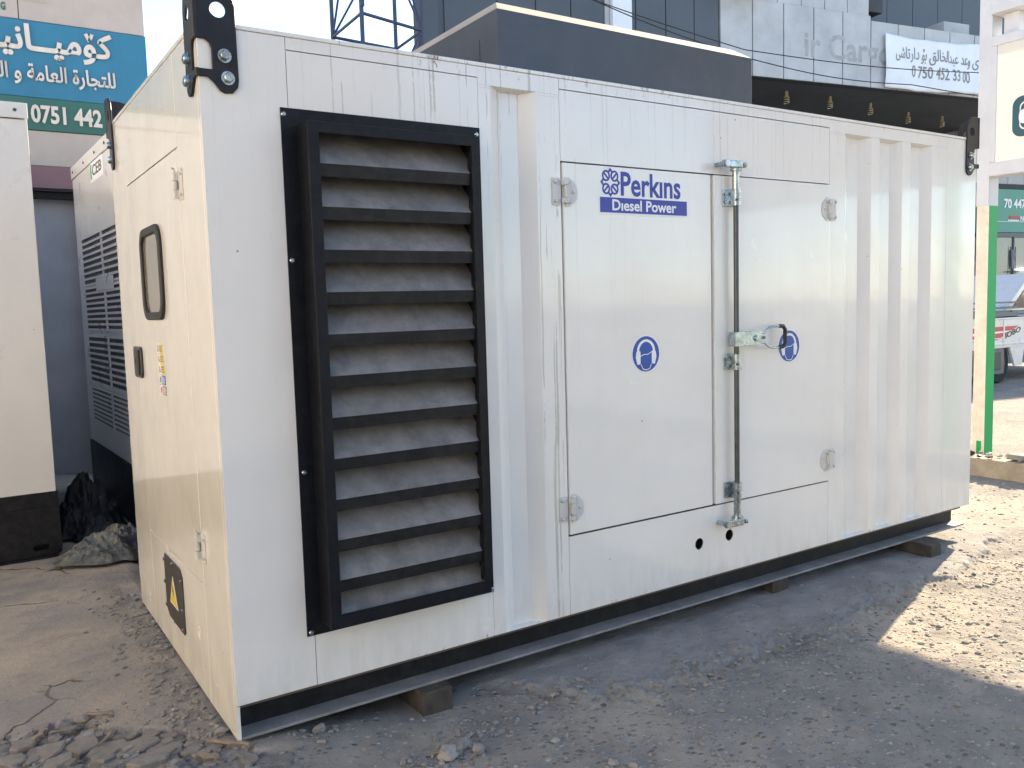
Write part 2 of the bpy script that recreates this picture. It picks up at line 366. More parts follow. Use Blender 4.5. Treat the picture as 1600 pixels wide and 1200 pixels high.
# ------------------------------------------------------------------ ground: one sheet to the horizon
SLAB_E = [(-60, .9), (-.9, .62), (-.73, .60), (-.5, .64), (-.37, .46), (-.2, .30), (-.08, .10), (.02, -.06), (.1, -.1)]
STRIP_E = [(.9, .1), (1.16, -.06), (1.28, -.23), (1.41, -.36), (1.58, -.41), (1.8, -.42), (2.03, -.43), (2.3, -.415), (2.55, -.44), (2.8, -.475), (3.15, -.41), (3.6, -.38), (4.3, -.34), (5.2, -.1), (6, .4)]
def zones(x, y):
    ey = np.interp(x, [p[0] for p in SLAB_E], [p[1] for p in SLAB_E]) + (fbm(x, y, 9., 4, 3) - .5) * .14
    slab = sstep(-.012, .012, y - ey) * (1 - sstep(.05, .35, x + (fbm(x, y, 5, 3, 8) - .5) * .2))
    sy = np.interp(x, [p[0] for p in STRIP_E], [p[1] for p in STRIP_E]) + (fbm(x, y, 6., 5, 11) - .5) * .22
    strip = sstep(-.015, .03, y - sy) * sstep(.85, 1.2, x) * (1 - sstep(4.8, 5.6, x))
    joint = np.exp(-((x + .07 + (fbm(x, y, 3, 3, 61) - .5) * .16) / .075) ** 2) * sstep(2.6, 2.2, y) * (fbm(x, y, 7, 4, 66) > .42)
    rub = (1 - slab) * (1 - sstep(.05, .4, x)) * sstep(-.9, -.3, y) * sstep(-3, -1.6, x) * (y < 1.2) + joint * .75 * slab
    return slab, strip, rub
def cells(x, y, s, seed):
    """distance to nearest / second nearest jittered cell centre, and cell id noise"""
    X = x * s; Y = y * s; xi = np.floor(X); yi = np.floor(Y)
    d1 = np.full(x.shape, 9.); d2 = np.full(x.shape, 9.); idn = np.zeros(x.shape)
    for a in (-1, 0, 1):
        for b in (-1, 0, 1):
            cx = xi + a; cy = yi + b
            px = cx + .5 + .9 * (vnoise(cx, cy, seed) - .5); py = cy + .5 + .9 * (vnoise(cx, cy, seed + 5) - .5)
            d = np.hypot(X - px, Y - py); h = vnoise(cx, cy, seed + 9)
            n = d < d1
            d2 = np.where(n, d1, np.minimum(d2, d)); idn = np.where(n, h, idn); d1 = np.where(n, d, d1)
    return d1, d2, idn
def height(x, y):
    slab, strip, rub = zones(x, y)
    near = np.exp(-((x - 1.5) ** 2 + y ** 2) / 90.)
    g = -.10 + near * ((fbm(x, y, 1.3, 4, 21) - .5) * .03 + (fbm(x, y, 16, 4, 25) - .5) * .014)
    g = g + strip * (.022 + (fbm(x, y, 5, 3, 2) - .5) * .012)
    # rubble lip along the broken strip edge
    sy = np.interp(x, [p[0] for p in STRIP_E], [p[1] for p in STRIP_E])
    lip = np.exp(-((y - sy) / .09) ** 2) * sstep(.95, 1.3, x) * (1 - sstep(3.4, 4.4, x))
    g = g + lip * (fbm(x, y, 34, 3, 41) - .45) * .055
    s_ = -.016 - sstep(2.5, 4, y) * .06 + (fbm(x, y, 1.1, 3, 31) - .5) * .012 + (fbm(x, y, 20, 4, 35) - .5) * .004 * near
    wx = x + (fbm(x, y, 8, 3, 51) - .5) * .06; wy = y + (fbm(x, y, 8, 3, 55) - .5) * .06
    d1, d2, idn = cells(wx, wy, 6.5, 61); e1 = np.clip((d2 - d1) * 2.2, 0, 1)
    f1, f2, idf = cells(wx, wy, 21., 71); e2 = np.clip((f2 - f1) * 2.6, 0, 1)
    big = sstep(.35, .6, fbm(x, y, 2.2, 2, 77))
    blocks = -.066 + (idn - .5) * .03 + np.clip(e1 * 5, 0, 1) * .038
    small = -.070 + (idf - .5) * .036 + np.clip(e2 * 4, 0, 1) * .026
    rz = blocks * big + small * (1 - big) + (fbm(x, y, 30, 3, 81) - .5) * .012
    rz = rz - sstep(.1, -.5, y) * .025
    rub = rub * (1 - slab)
    g = g * (1 - rub) + rz * rub
    # earth banked up against the near corner of the skid
    bank = np.exp(-(((x - .10) / .42) ** 2 + ((y + .02) / .22) ** 2))
    g = np.maximum(g, g * (1 - bank) + (-.035 + (fbm(x, y, 14, 4, 91) - .5) * .02) * bank)
    return g * (1 - slab) + s_ * slab
def axis(lo, hi, step, far):
    a = list(np.arange(lo, hi + 1e-6, step)); s = step; p = hi
    while p < far: s *= 1.22; p += s; a.append(p)
    s = step; p = lo
    while p > -far: s *= 1.22; p -= s; a.insert(0, p)
    return np.array(a)
gx = axis(-1.3, 5.0, .0125, 420.); gy = axis(-1.9, 1.3, .0115, 420.)
GX, GY = np.meshgrid(gx, gy); GZ = height(GX, GY)
ny, nx = GX.shape
me = bpy.data.meshes.new('ground')
V = np.stack([GX, GY, GZ], -1).reshape(-1, 3)
ii = np.arange(nx * ny).reshape(ny, nx)
F = np.stack([ii[:-1, :-1], ii[:-1, 1:], ii[1:, 1:], ii[1:, :-1]], -1).reshape(-1, 4)
me.vertices.add(len(V)); me.vertices.foreach_set('co', V.ravel())
me.loops.add(F.size); me.loops.foreach_set('vertex_index', F.ravel())
me.polygons.add(len(F)); me.polygons.foreach_set('loop_start', np.arange(0, F.size, 4))
me.polygons.foreach_set('use_smooth', np.ones(len(F), bool)); me.update(calc_edges=True); me.validate()
zs = zones(GX, GY); vc = me.color_attributes.new('zone', 'FLOAT_COLOR', 'POINT')
vc.data.foreach_set('color', np.stack([zs[0], zs[1], zs[2], np.ones_like(GX)], -1).ravel())
me.materials.append(M['ground'])
ground = bpy.data.objects.new('ground', me); COL.objects.link(ground); tag(ground, 'dusty broken concrete and pebbly gravel yard under everything', kind='structure')
def gz(x, y): return float(height(np.array([float(x)]), np.array([float(y)]))[0])

# ------------------------------------------------------------------ the generator cabinet
H, LEN, WID, ZB = 2.55, 4.92, 1.91, .134
gen = thing('generator_container', 'large white generator cabinet with black louvre and double doors in the foreground', 'generator', (0, 0, 0))
T = .03
core = MB()
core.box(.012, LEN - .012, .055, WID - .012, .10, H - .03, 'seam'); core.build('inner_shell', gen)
rf = MB(); rf.box(-.004, LEN + .004, -.004, WID + .004, H - .004, H + .012, 'white'); rf.build('roof', gen, .003)
G = .0019
def front_panel(name, x0, x1, z0, z1, y=0., bevel=.002, m='white', th=T):
    b = MB(); b.box(x0, x1, y, y + th, z0, z1, m); return b.build(name, gen, bevel)
front_panel('top_rail', .309, 1.112, 2.502, H - .005, 0, .0006); front_panel('top_rail', 1.528, 3.402, 2.502, H - .005, 0, .0006)
front_panel('corner_post', 0, .309 - G, ZB, H - .005, 0, .0015)
wp = MB(); vs_, fs = plate([[(.309, ZB), (1.112 - G, ZB), (1.112 - G, 2.502 - 2 * G), (.309, 2.502 - 2 * G)], [(.331, .375), (.331, 2.239), (1.039, 2.239), (1.039, .375)]], .02); wp.add(vs_, fs, 'white', fn=FRONT(.02)); wp.build('wall_panel', gen)
def ribbed(name, x0, x1, recs, z0, z1, ztop):
    """pressed sheet with trapezoid recesses: sheet profile swept in z, closed on top by a sloping ledge"""
    b = MB(); prof = [(x0, T), (x0, 0.)]; s, d = .07, .041
    for a, c in recs: prof += [(a, 0.), (a + s, d), (c - s, d), (c, 0.)]
    prof += [(x1, 0.), (x1, T)]
    b.sweep(prof, z0, ztop, 'white', lambda u, v, w: (u, v, w))
    xs = [x0] + [q for r_ in recs for q in r_] + [x1]
    b.box(x0, x1, 0, T, ztop + .012, z1, 'white')
    for k in range(0, len(xs) - 1, 2): b.box(xs[k], xs[k + 1], 0.0, T, ztop, ztop + .012, 'white')
    for a, c in recs:
        b.add([(a, 0, ztop + .012), (c, 0, ztop + .012), (c - s, d, ztop), (a + s, d, ztop), (a, 0, ztop), (c, 0, ztop)], [(0, 1, 2, 3), (0, 3, 4), (1, 5, 2)], 'white')
        b.add([(a, 0, z0), (c, 0, z0), (c - s, d, z0 + .004), (a + s, d, z0 + .004)], [(0, 1, 2, 3)], 'white')
    return b.build(name, gen, .0015)
ribbed('ribbed_panel', 1.112, 1.528 - G, [(1.171, 1.40)], ZB, H - .005, 2.462)
ribbed('ribbed_panel', 3.402, 4.579 - G, [(3.541, 3.785), (3.865, 4.095), (4.18, 4.41)], ZB, H - .005, 2.468)
front_panel('corner_post', 4.579, LEN, ZB, H - .005)
front_panel('wall_panel', 1.528, 3.402 - G, 2.192, 2.502 - 2 * G)
# lower panel with two drilled holes
pl = MB(); vs_, fs = plate([[(1.528, ZB), (3.402 - G, ZB), (3.402 - G, .500), (1.528, .500)], circ(2.361, .318, .030, 28), circ(2.583, .326, .030, 28)], .006)
pl.add(vs_, fs, 'white', fn=FRONT(.006)); pl.build('wall_panel', gen)
for hx, hz in ((2.361, .318), (2.583, .326)):
    b = MB(); b.tube([(hx, .004, hz), (hx, .05, hz)], .0305, 'steel', 24, False); b.add([(u, .05, v) for u, v in circ(hx, hz, .031, 24)], [tuple(range(24))], 'black'); b.build('drain_hole', gen, fix=False)
# rear, right end and left end panels
b = MB(); b.box(0, LEN, WID - .010, WID, ZB, H - .005, 'white'); b.build('rear_panel', gen)
b = MB(); b.box(LEN - .010, LEN, .031, WID - .011, ZB, H - .005, 'white'); b.build('end_panel', gen)
E0 = .0
def end_panel(name, y0, y1, z0, z1, bevel=.0015):
    b = MB(); b.box(E0, E0 + .012, y0, y1, z0, z1, 'white'); return b.build(name, gen, bevel)
end_panel('end_panel', .0308, .385 - G, .0, H - .005)
end_panel('end_panel', 1.492 + G, WID - .011, .0, H - .005)
end_panel('end_panel', .385, 1.492, 2.198 + 2 * G, H - .005)
end_panel('end_panel', .385, 1.492, .0, .486 - G)
b = MB(); b.box(0., .012, .0, .0305, .0, ZB - .002, 'white'); b.build('end_panel', gen)
# end door
ed = MB(); ed.box(-.001, .012, .385 + G, 1.492 - G, .486 + G, 2.198 - G, 'white'); door = ed.build('end_door', gen, .003)
door['label'] = 'end door with small dark window and paddle latch'
b = MB(); vs_, fs = plate([rr(.765, 1.20, 1.545, 1.955, .085, 6), rr(.80, 1.165, 1.58, 1.92, .06, 6)[::-1]], .016, .004); b.add(vs_, fs, 'rubber', fn=ENDF(0.)); wf = b.build('window_seal', door)
b = MB(); vs_, fs = plate([rr(.795, 1.17, 1.575, 1.925, .062, 6)], .004); b.add(vs_, fs, 'window', fn=ENDF(-.0005)); b.build('window_pane', door)
b = MB(); vs_, fs = plate([rr(1.365, 1.56, 1.262, 1.415, .03, 5)], .012, .003); b.add(vs_, fs, 'plastic', fn=ENDF(0.)); b.box(-.018, -.012, 1.40, 1.455, 1.275, 1.40, 'rubber'); b.tube([(-.013, 1.51, 1.345), (-.017, 1.51, 1.345)], .009, 'zinc', 12); b.build('paddle_latch', door, .0015)
def dots(b, u0, v0, u1, v1, rows, m, fn):
    for k in range(rows):
        v = v0 + (v1 - v0) * (k + .5) / rows; h = (v1 - v0) / rows * .28
        b.box(u0, u1 - (u1 - u0) * .25 * (k % 2), v - h, v + h, 0, .0004, m, fn=lambda x, y, z: fn(x, y, z + .0012))
for k, (zc, kind) in enumerate(((1.418, 'w'), (1.372, 'w'), (1.326, 'w'), (1.279, 'b'), (1.233, 'g'))):
    b = MB(); fn = ENDT(-.001, 0.)
    uu = -1.015 + k * .007                       # u = -y : left part first
    vs_, fs = plate([rr(uu, uu + .05, zc - .02, zc + .02, .003, 2)], .0012); b.add(vs_, fs, 'white_print', fn=fn)
    c2 = {'w': 'yellow', 'b': 'blue2', 'g': 'grey_print'}[kind]
    vs_, fs = plate([rr(uu + .053, uu + .125, zc - .02, zc + .02, .003, 2)], .0012); b.add(vs_, fs, c2, fn=fn)
    if kind == 'w':
        b.prism([(uu + .008, zc - .013), (uu + .042, zc - .013), (uu + .025, zc + .016)], .0012, .0018, 'black_print', fn); b.prism([(uu + .014, zc - .0095), (uu + .036, zc - .0095), (uu + .025, zc + .0095)], .0018, .0022, 'yellow', fn)
        dots(b, uu + .06, zc - .015, uu + .118, zc + .015, 3, 'grey_print', fn)
    else:
        b.add([(u, v, .0016) for u, v in circ(uu + .025, zc, .015, 16)], [tuple(range(16))], 'blue2' if kind == 'b' else 'red', fn=fn)
        dots(b, uu + .06, zc - .015, uu + .118, zc + .015, 4, 'white_print', fn)
    o = b.build('warning_sticker', door, fix=False)
    if kind == 'b': o['label'] = 'blue and white instruction sticker'
    elif kind == 'g': o['label'] = 'grey notice sticker with red mark'
    else: o['label'] = 'yellow warning sticker with black triangle'
def end_hinge(zc):
    b = MB(); b.box(-.004, 0, .318, .376, zc - .058, zc + .058, 'hinge_white')
    b.tube([(-.014, .392, zc - .05), (-.014, .392, zc - .018)], .012, 'hinge_white', 12); b.tube([(-.014, .392, zc - .016), (-.014, .392, zc + .016)], .0105, 'hinge_white', 12); b.tube([(-.014, .392, zc + .018), (-.014, .392, zc + .05)], .012, 'hinge_white', 12)
    b.box(-.010, -.002, .376, .392, zc + .018, zc + .05, 'hinge_white'); b.box(-.010, -.002, .376, .392, zc - .05, zc - .018, 'hinge_white'); b.box(-.012, -.002, .392, .45, zc - .016, zc + .016, 'hinge_white')
    for s_ in (-.038, .038): b.tube([(-.004, .335, zc + s_), (-.010, .335, zc + s_)], .007, 'hinge_white', 10)
    b.tube([(-.014, .392, zc + .05), (-.016, .39, zc + .062), (-.026, .385, zc + .066)], .004, 'hinge_white', 8)
    return b.build('hinge', door)
end_hinge(2.055); end_hinge(.648)
# bolted cover plate
b = MB(); vs_, fs = plate([[(.785, .165), (.80, .152), (1.10, .152), (1.158, .185), (1.158, .425), (1.14, .447), (.83, .447), (.785, .415)]], .006, .001); b.add(vs_, fs, 'plate', fn=ENDF(0.)); cp = b.build('cover_plate', gen)
b = MB(); b.prism([(1.06, .235), (.895, .235), (.975, .375)], .0, .0012, 'white_print', ENDF(-.006)); b.prism([(1.047, .242), (.908, .242), (.976, .362)], .0012, .002, 'yellow', ENDF(-.006))
b.prism([(.972, .34), (.992, .303), (.974, .300), (.985, .268), (.962, .308), (.978, .310)], .002, .0026, 'black_print', ENDF(-.006)); b.build('warning_triangle', cp)
for y_, z_ in ((1.14, .42), (1.15, .31), (1.14, .20), (.97, .435), (.80, .40), (.797, .27), (.81, .175), (.97, .165)):
    b = MB(); b.tube([(-.006, y_, z_), (-.013, y_, z_)], .0085, 'zinc', 8); b.build('bolt', cp)

# ---- louvre
lv = bpy.data.objects.new('louvre', None); COL.objects.link(lv); lv.parent = gen
b = MB(); vs_, fs = plate([[(.277, .332), (1.112, .332), (1.112, 2.296), (.277, 2.296)], [(.345, .39), (.345, 2.235), (1.03, 2.235), (1.03, .39)]], .004); b.add(vs_, fs, 'black', fn=FRONT(-.0005)); b.build('flange', lv)
PX0, PX1, PZ0, PZ1, PD = .334, 1.036, .378, 2.236, .113
b = MB()
b.box(PX0, PX0 + .004, -PD + .004, .045, PZ0, PZ1, 'black'); b.box(PX1 - .004, PX1, -PD + .004, .045, PZ0, PZ1, 'black')
b.box(PX0 + .004, PX1 - .004, -PD + .004, .045, PZ1 - .004, PZ1, 'black'); b.box(PX0 + .004, PX1 - .004, -PD + .004, .045, PZ0, PZ0 + .004, 'black')
vs_, fs = plate([[(PX0, PZ0), (PX1, PZ0), (PX1, PZ1), (PX0, PZ1)], [(PX0 + .041, PZ0 + .052), (PX0 + .041, PZ1 - .04), (PX1 - .03, PZ1 - .04), (PX1 - .03, PZ0 + .052)]], .004, .001); b.add(vs_, fs, 'black', fn=FRONT(-PD + .004))
b.box(PX0 + .041, PX0 + .044, -PD + .004, -PD + .03, PZ0 + .055, PZ1 - .043, 'black'); b.box(PX1 - .033, PX1 - .03, -PD + .004, -PD + .03, PZ0 + .055, PZ1 - .043, 'black')
b.build('louvre_frame', lv, .001)
b = MB(); b.box(.32, 1.05, .046, .049, .36, 2.26, 'black'); b.build('back_plate', lv)
zb0, pitch = 2.091, .1535
blade_me = None
for k in range(12):
    zz = zb0 - pitch * k
    b = MB(); x0, x1 = PX0 + .0045, PX1 - .0045; yo, yi = -PD + .012, .040
    hh = .148
    # dusty sloping leaf, folded front lip and return
    zl = max(zz - .046, PZ0 + .02)
    b.add([(x0, yo, zz), (x1, yo, zz), (x1, yi, zz + hh), (x0, yi, zz + hh)], [(0, 1, 2, 3)], 'dust')
    b.add([(x0, yo - .001, zz), (x1, yo - .001, zz), (x1, yo + .004, zl), (x0, yo + .004, zl)], [(0, 1, 2, 3)], 'black_dusty')
    b.add([(x0, yo + .004, zl), (x1, yo + .004, zl), (x1, yo + .02, zl + .004), (x0, yo + .02, zl + .004)], [(0, 1, 2, 3)], 'black')
    b.add([(x0, yo + .003, zz - .004), (x1, yo + .003, zz - .004), (x1, yi, zz + hh - .004), (x0, yi, zz + hh - .004)], [(0, 1, 2, 3)], 'black')
    b.build('blade', lv, fix=False)
for x_, z_ in ((.288, 2.272), (1.097, 2.268), (.293, 1.75), (.297, .963), (.293, .345), (1.102, .345)):
    b = MB(); b.tube([(x_, -.004, z_), (x_, -.007, z_), (x_, -.010, z_)], [.0105, .0105, .006], 'zinc', 12); b.build('rivet', lv)

# ---- double doors
DZ0, DZ1 = .508, 2.186
def front_hinge(xh, zc, side, parent):
    """side=+1: frame leaf on the left, door leaf on the right"""
    b = MB(); f0 = lambda u, v, w: (xh + side * u, -w - .0003, zc + v); f = lambda u, v, w: (xh + side * u, -w - (.0045 if side > 0 else .0105), zc + v)
    vs_, fs = plate([rr(-.058, -.010, -.06, .06, .006, 2)], .005); b.add(vs_, fs, 'hinge_white', fn=f0)
    vs_, fs = plate([[(.012, -.064), (.036, -.064), (.074, -.03), (.078, 0), (.074, .03), (.036, .064), (.012, .064)]], .004); b.add(vs_, fs, 'hinge_white', fn=f)
    for v0, v1, rad in ((-.05, -.028, .013), (-.026, .026, .011), (.028, .05, .013)):
        b.tube([f(.010, v0, .012), f(.010, v1, .012)], rad, 'hinge_white', 12)
    for v0, v1 in ((-.05, -.028), (.028, .05)): b.box(-.012, .008, v0, v1, .006, .016, 'hinge_white', fn=f)
    b.box(.012, .03, -.026, .026, .004, .014, 'hinge_white', fn=f)
    for u, v in ((-.042, -.042), (-.042, .042), (.032, -.045), (.056, 0), (.032, .045)):
        b.tube([f(u, v, .004), f(u, v, .008), f(u, v, .011)], [.0085, .008, .004], 'hinge_white', 10)
    return b.build('hinge', parent)
b = MB(); b.box(1.534, 2.457, -.004, .026, DZ0, DZ1, 'white'); d1 = b.build('door', gen, .004); d1['label'] = 'left door with blue maker name and hearing protection sticker'
b = MB(); b.box(2.474, 3.394, -.010, .022, DZ0, DZ1, 'white'); d2 = b.build('door', gen, .004); d2['label'] = 'right door carrying the locking bar'
b = MB(); b.box(2.458, 2.473, .016, .022, DZ0, DZ1, 'hinge_white'); b.build('door_seal', d1)
for zc in (2.058, .632): front_hinge(1.533, zc, 1, d1)
for zc in (2.05, .63): front_hinge(3.396, zc, -1, d2)
# maker decal
fn = FRONT(-.0045)
def layer(b, loops, m, w, th=.0005): vs_, fs = plate(loops, th); b.add(vs_, fs, m, fn=lambda u, v, q: fn(u, v, q + w))
b = MB()
cx, cz, s = 1.806, 2.1135, .055
for ax, az in ((-1, 1), (1, 1), (-1, -1), (1, -1)):
    px, pz = cx + ax * .46 * s, cz + az * .53 * s
    layer(b, [circ(px, pz, .43 * s, 20, .47 * s), circ(px, pz, .27 * s, 20, .31 * s)[::-1]], 'blue', 0)
    d = Vector((ax, az)).normalized(); n = Vector((-d.y, d.x))
    q = [Vector((px, pz)) + d * .30 * s * a + n * .08 * s * c for a, c in ((-1, -1), (1, -1), (1, 1), (-1, 1))] if ax * az < 0 else [Vector((px, pz)) + d * .30 * s * a + n * .08 * s * c for a, c in ((-1, -1), (1, -1), (1, 1), (-1, 1))]
    layer(b, [[tuple(p) for p in q]], 'blue', .0002)
for a in range(4):
    ca, sa = math.cos(a * math.pi / 2), math.sin(a * math.pi / 2)
    pts = [(1.08, 0), (.80, .26), (.68, .16), (.84, 0), (.68, -.16), (.80, -.26)]
    layer(b, [[(cx + s * (u * ca - v * sa), cz + s * 1.12 * (u * sa + v * ca)) for u, v in pts]], 'blue', .0004)
vs_, fs = text('Perk\u0131ns', 1.868, 2.248, 2.055, 2.166, .0005, .022); b.add(vs_, fs, 'blue', fn=fn)
layer(b, [[(1.738, 1.969), (2.293, 1.969), (2.293, 2.053), (1.738, 2.053)]], 'white_print', 0)
layer(b, [[(1.743, 1.977), (2.289, 1.977), (2.289, 2.046), (1.743, 2.046)]], 'blue', .0006)
vs_, fs = text('D\u0131esel Power', 1.815, 2.218, 1.987, 2.038, .0004, .022); b.add(vs_, fs, 'white_print', fn=lambda u, v, w: fn(u, v, w + .0012))
b.build('maker_decal', d1, fix=False)
def hearing(xc, zc, y0, parent):
    b = MB(); f0 = FRONT(y0)
    def ly(loops, m, w, th=.0005): v_, f_ = plate(loops, th); b.add(v_, f_, m, fn=lambda u, v, q: f0(u, v, q + w))
    ly([circ(xc, zc, .091, 40)], 'white_print', 0); ly([circ(xc, zc, .085, 40)], 'blue2', .0006)
    arc = [(xc + .058 * math.cos(R(a)), zc + .012 + .058 * math.sin(R(a))) for a in range(0, 181, 12)] + [(xc + .044 * math.cos(R(a)), zc + .012 + .046 * math.sin(R(a))) for a in range(180, -1, -12)]
    ly([arc], 'white_print', .0012)
    for sg in (-1, 1):
        ly([[(xc + sg * .036, zc - .048), (xc + sg * .036, zc + .012), (xc + sg * .048, zc + .018), (xc + sg * .062, zc + .010), (xc + sg * .066, zc - .015), (xc + sg * .056, zc - .050)]], 'white_print', .0014)
    ch = [(xc - .034, zc - .052), (xc - .022, zc - .074), (xc, zc - .079), (xc + .022, zc - .074), (xc + .034, zc - .052)]
    ly([ch + [(u * .93 + xc * .07, v + .004) for u, v in ch[::-1]]], 'white_print', .0016)
    br = [(xc - .036, zc - .012), (xc - .015, zc - .004), (xc + .012, zc - .004), (xc + .036, zc + .008)]
    ly([br + [(u, v + .0035) for u, v in br[::-1]]], 'white_print', .0018)
    return b.build('hearing_protection_sticker', parent, fix=False)
hearing(2.009, 1.315, -.0045, d1); hearing(3.045, 1.302, -.0105, d2)
# locking bar with guides, cams and swing handle
lb = bpy.data.objects.new('locking_bar', None); COL.objects.link(lb); lb.parent = gen
BX, BY = 2.592, -.046
b = MB(); b.tube([(BX, BY, .43), (BX, BY, 2.215)], .0135, 'steel', 14); b.build('rod', lb)
for zc in (2.075, 1.245, .575):
    b = MB(); b.box(BX - .062, BX - .018, -.016, -.0102, zc - .042, zc + .042, 'zinc'); b.box(BX - .024, BX - .016, BY - .012, -.012, zc - .042, zc + .042, 'zinc')
    for s_ in (-.028, .006, .03): b.tube([(BX, BY, zc + s_ - .013), (BX, BY, zc + s_ + .009)], .024, 'zinc', 14)
    b.box(BX + .010, BX + .024, -.03, -.0102, zc - .04, zc + .04, 'zinc'); b.tube([(BX - .045, -.016, zc - .02), (BX - .045, -.022, zc - .02)], .009, 'zinc', 8); b.tube([(BX - .045, -.016, zc + .02), (BX - .045, -.022, zc + .02)], .009, 'zinc', 8)
    b.build('guide_bracket', lb, .0015)
for zc, sg in ((2.235, 1), (.408, -1)):
    b = MB(); b.tube([(BX, BY, zc - sg * .135), (BX, BY, zc - sg * .01)], .0185, 'zinc', 14); b.tube([(BX, BY, zc - sg * .028), (BX, BY, zc - sg * .018)], .030, 'zinc', 14)
    vs_, fs = plate([[(-.115, -.014), (-.10, -.026), (-.06, -.022), (-.02, -.03), (.02, -.028), (.034, -.008), (.034, .014), (.01, .03), (-.04, .028), (-.08, .012), (-.108, .012)]], .034, .005)
    b.add(vs_, fs, 'zinc', fn=lambda u, v, w, zc=zc, sg=sg: (BX + u, BY - .026 + v * .6 + .012, zc - .016 + w))
    b.tube([(BX - .095, -.004, zc), (BX - .095, BY - .03, zc)], .012, 'zinc', 12); b.tube([(BX - .095, BY - .03, zc), (BX - .095, BY - .037, zc)], .019, 'zinc', 6)
    b.tube([(BX + .03, BY - .02, zc), (BX + .046, BY - .024, zc)], .014, 'zinc', 6); b.build('cam', lb, .001)
hd = MB(); hz = 1.360
hd.box(BX - .03, BX + .028, BY - .022, BY + .022, hz - .036, hz + .036, 'zinc'); hd.box(BX + .028, BX + .165, BY - .021, BY - .014, hz - .034, hz + .036, 'zinc')
hd.box(BX + .028, BX + .165, BY - .014, BY + .002, hz + .030, hz + .036, 'zinc'); hd.box(BX + .028, BX + .165, BY - .014, BY + .002, hz - .034, hz - .028, 'zinc')
hd.tube([(BX + .123, BY - .02, hz), (BX + .123, BY - .027, hz), (BX + .123, BY - .031, hz)], [.016, .016, .009], 'zinc', 14)
for sg in (-1, 1):
    hd.tube([(BX + .15, BY - .012, hz + sg * .024), (BX + .195, BY - .012, hz + sg * .026), (BX + .235, BY - .012, hz + sg * .050), (BX + .262, BY - .012, hz + sg * .056), (BX + .33, BY - .012, hz + sg * .056)], .0065, 'zinc', 10)
hd.box(BX + .150, BX + .20, BY - .018, BY - .012, hz - .007, hz + .007, 'steel')
ho = hd.build('swing_handle', lb, .001)
b = MB(); b.tube([(BX + .315, BY - .012, hz + .056), (BX + .345, BY - .012, hz + .055), (BX + .362, BY - .012, hz + .036), (BX + .362, BY - .012, hz - .036), (BX + .345, BY - .012, hz - .055), (BX + .315, BY - .012, hz - .056)], .0105, 'rubber', 12); b.build('grip', lb)

# ---- skid
b = MB()
b.box(.013, LEN - .06, .09, .10, .012, .16, 'black_dusty'); b.box(.013, LEN - .06, .002, .16, .0, .012, 'flange'); b.box(.013, LEN - .06, WID - .10, WID - .09, .012, .16, 'black_dusty'); b.box(.013, LEN - .06, WID - .16, WID - .002, .0, .012, 'flange')
b.box(LEN - .07, LEN - .06, .10, WID - .1, .012, .16, 'black_dusty'); b.build('skid_rail', gen, .002)
# ---- lifting lugs
def lug(cx, cy, sx, sy):
    def leg(fn):
        b = MB()
        out = [(0, 2.372), (.030, 2.372), (.052, 2.352), (.068, 2.330), (.085, 2.322), (.112, 2.325), (.130, 2.345), (.134, 2.37), (.132, 2.62), (.120, 2.66), (.095, 2.685), (.06, 2.695), (0, 2.695), (0, 2.498), (.026, 2.498), (.040, 2.486), (.046, 2.468), (.046, 2.398), (0, 2.398)]
        vs_, fs = plate([out, circ(.074, 2.60, .0265, 24)[::-1]], .010, .0015); b.add(vs_, fs, 'lug', fn=fn); return b
    f1 = lambda u, v, w: (cx + sx * u, cy - sy * (w + .0005), v)
    f2 = lambda u, v, w: (cx - sx * (w + .0005), cy + sy * u, v)
    p = leg(f1); vs_ = leg(f2); p.add(vs_.v, vs_.f, 'lug'); p.tube([f1(-.005, 2.50, .005), f1(-.005, 2.695, .005)], .0085, 'lug', 10); p.tube([f1(-.005, 2.372, .005), f1(-.005, 2.398, .005)], .0085, 'lug', 10)
    lo = p.build('lifting_lug', gen)
    for f in (f1, f2):
        for u, v in ((.088, 2.447), (.096, 2.373)):
            b = MB(); b.tube([f(u, v, .010), f(u, v, .0135)], .0235, 'zinc', 18); b.tube([f(u, v, .0135), f(u, v, .026), f(u, v, .028)], [.0175, .0175, .014], 'zinc', 6); b.build('bolt', lo)
lug(0, 0, 1, 1); lug(0, WID, 1, -1); lug(LEN, 0, -1, 1); lug(LEN, WID, -1, -1)
# ---- roof hood
HX0, HX1, HY0, HY1, HZ = 1.475, 3.225, .40, 1.55, 2.952
b = MB(); b.box(HX0, HX1, HY0, HY1, H + .012, HZ, 'hood')
ch = .10
b.add([(HX0, HY0, HZ), (HX1, HY0, HZ), (HX1, HY1, HZ), (HX0, HY1, HZ), (HX0 + .06, HY0 + ch, HZ + .066), (HX1 - .05, HY0 + ch, HZ + .066), (HX1 - .05, HY1 - ch, HZ + .066), (HX0 + .06, HY1 - ch, HZ + .066)], [(0, 1, 5, 4), (1, 2, 6, 5), (2, 3, 7, 6), (3, 0, 4, 7), (4, 5, 6, 7)], 'hood_top')
b.build('roof_hood', gen, .002)
b = MB(); b.box(HX0 - .001, HX0, .56, .564, H + .012, 2.85, 'black'); b.build('hood_seam', gen)

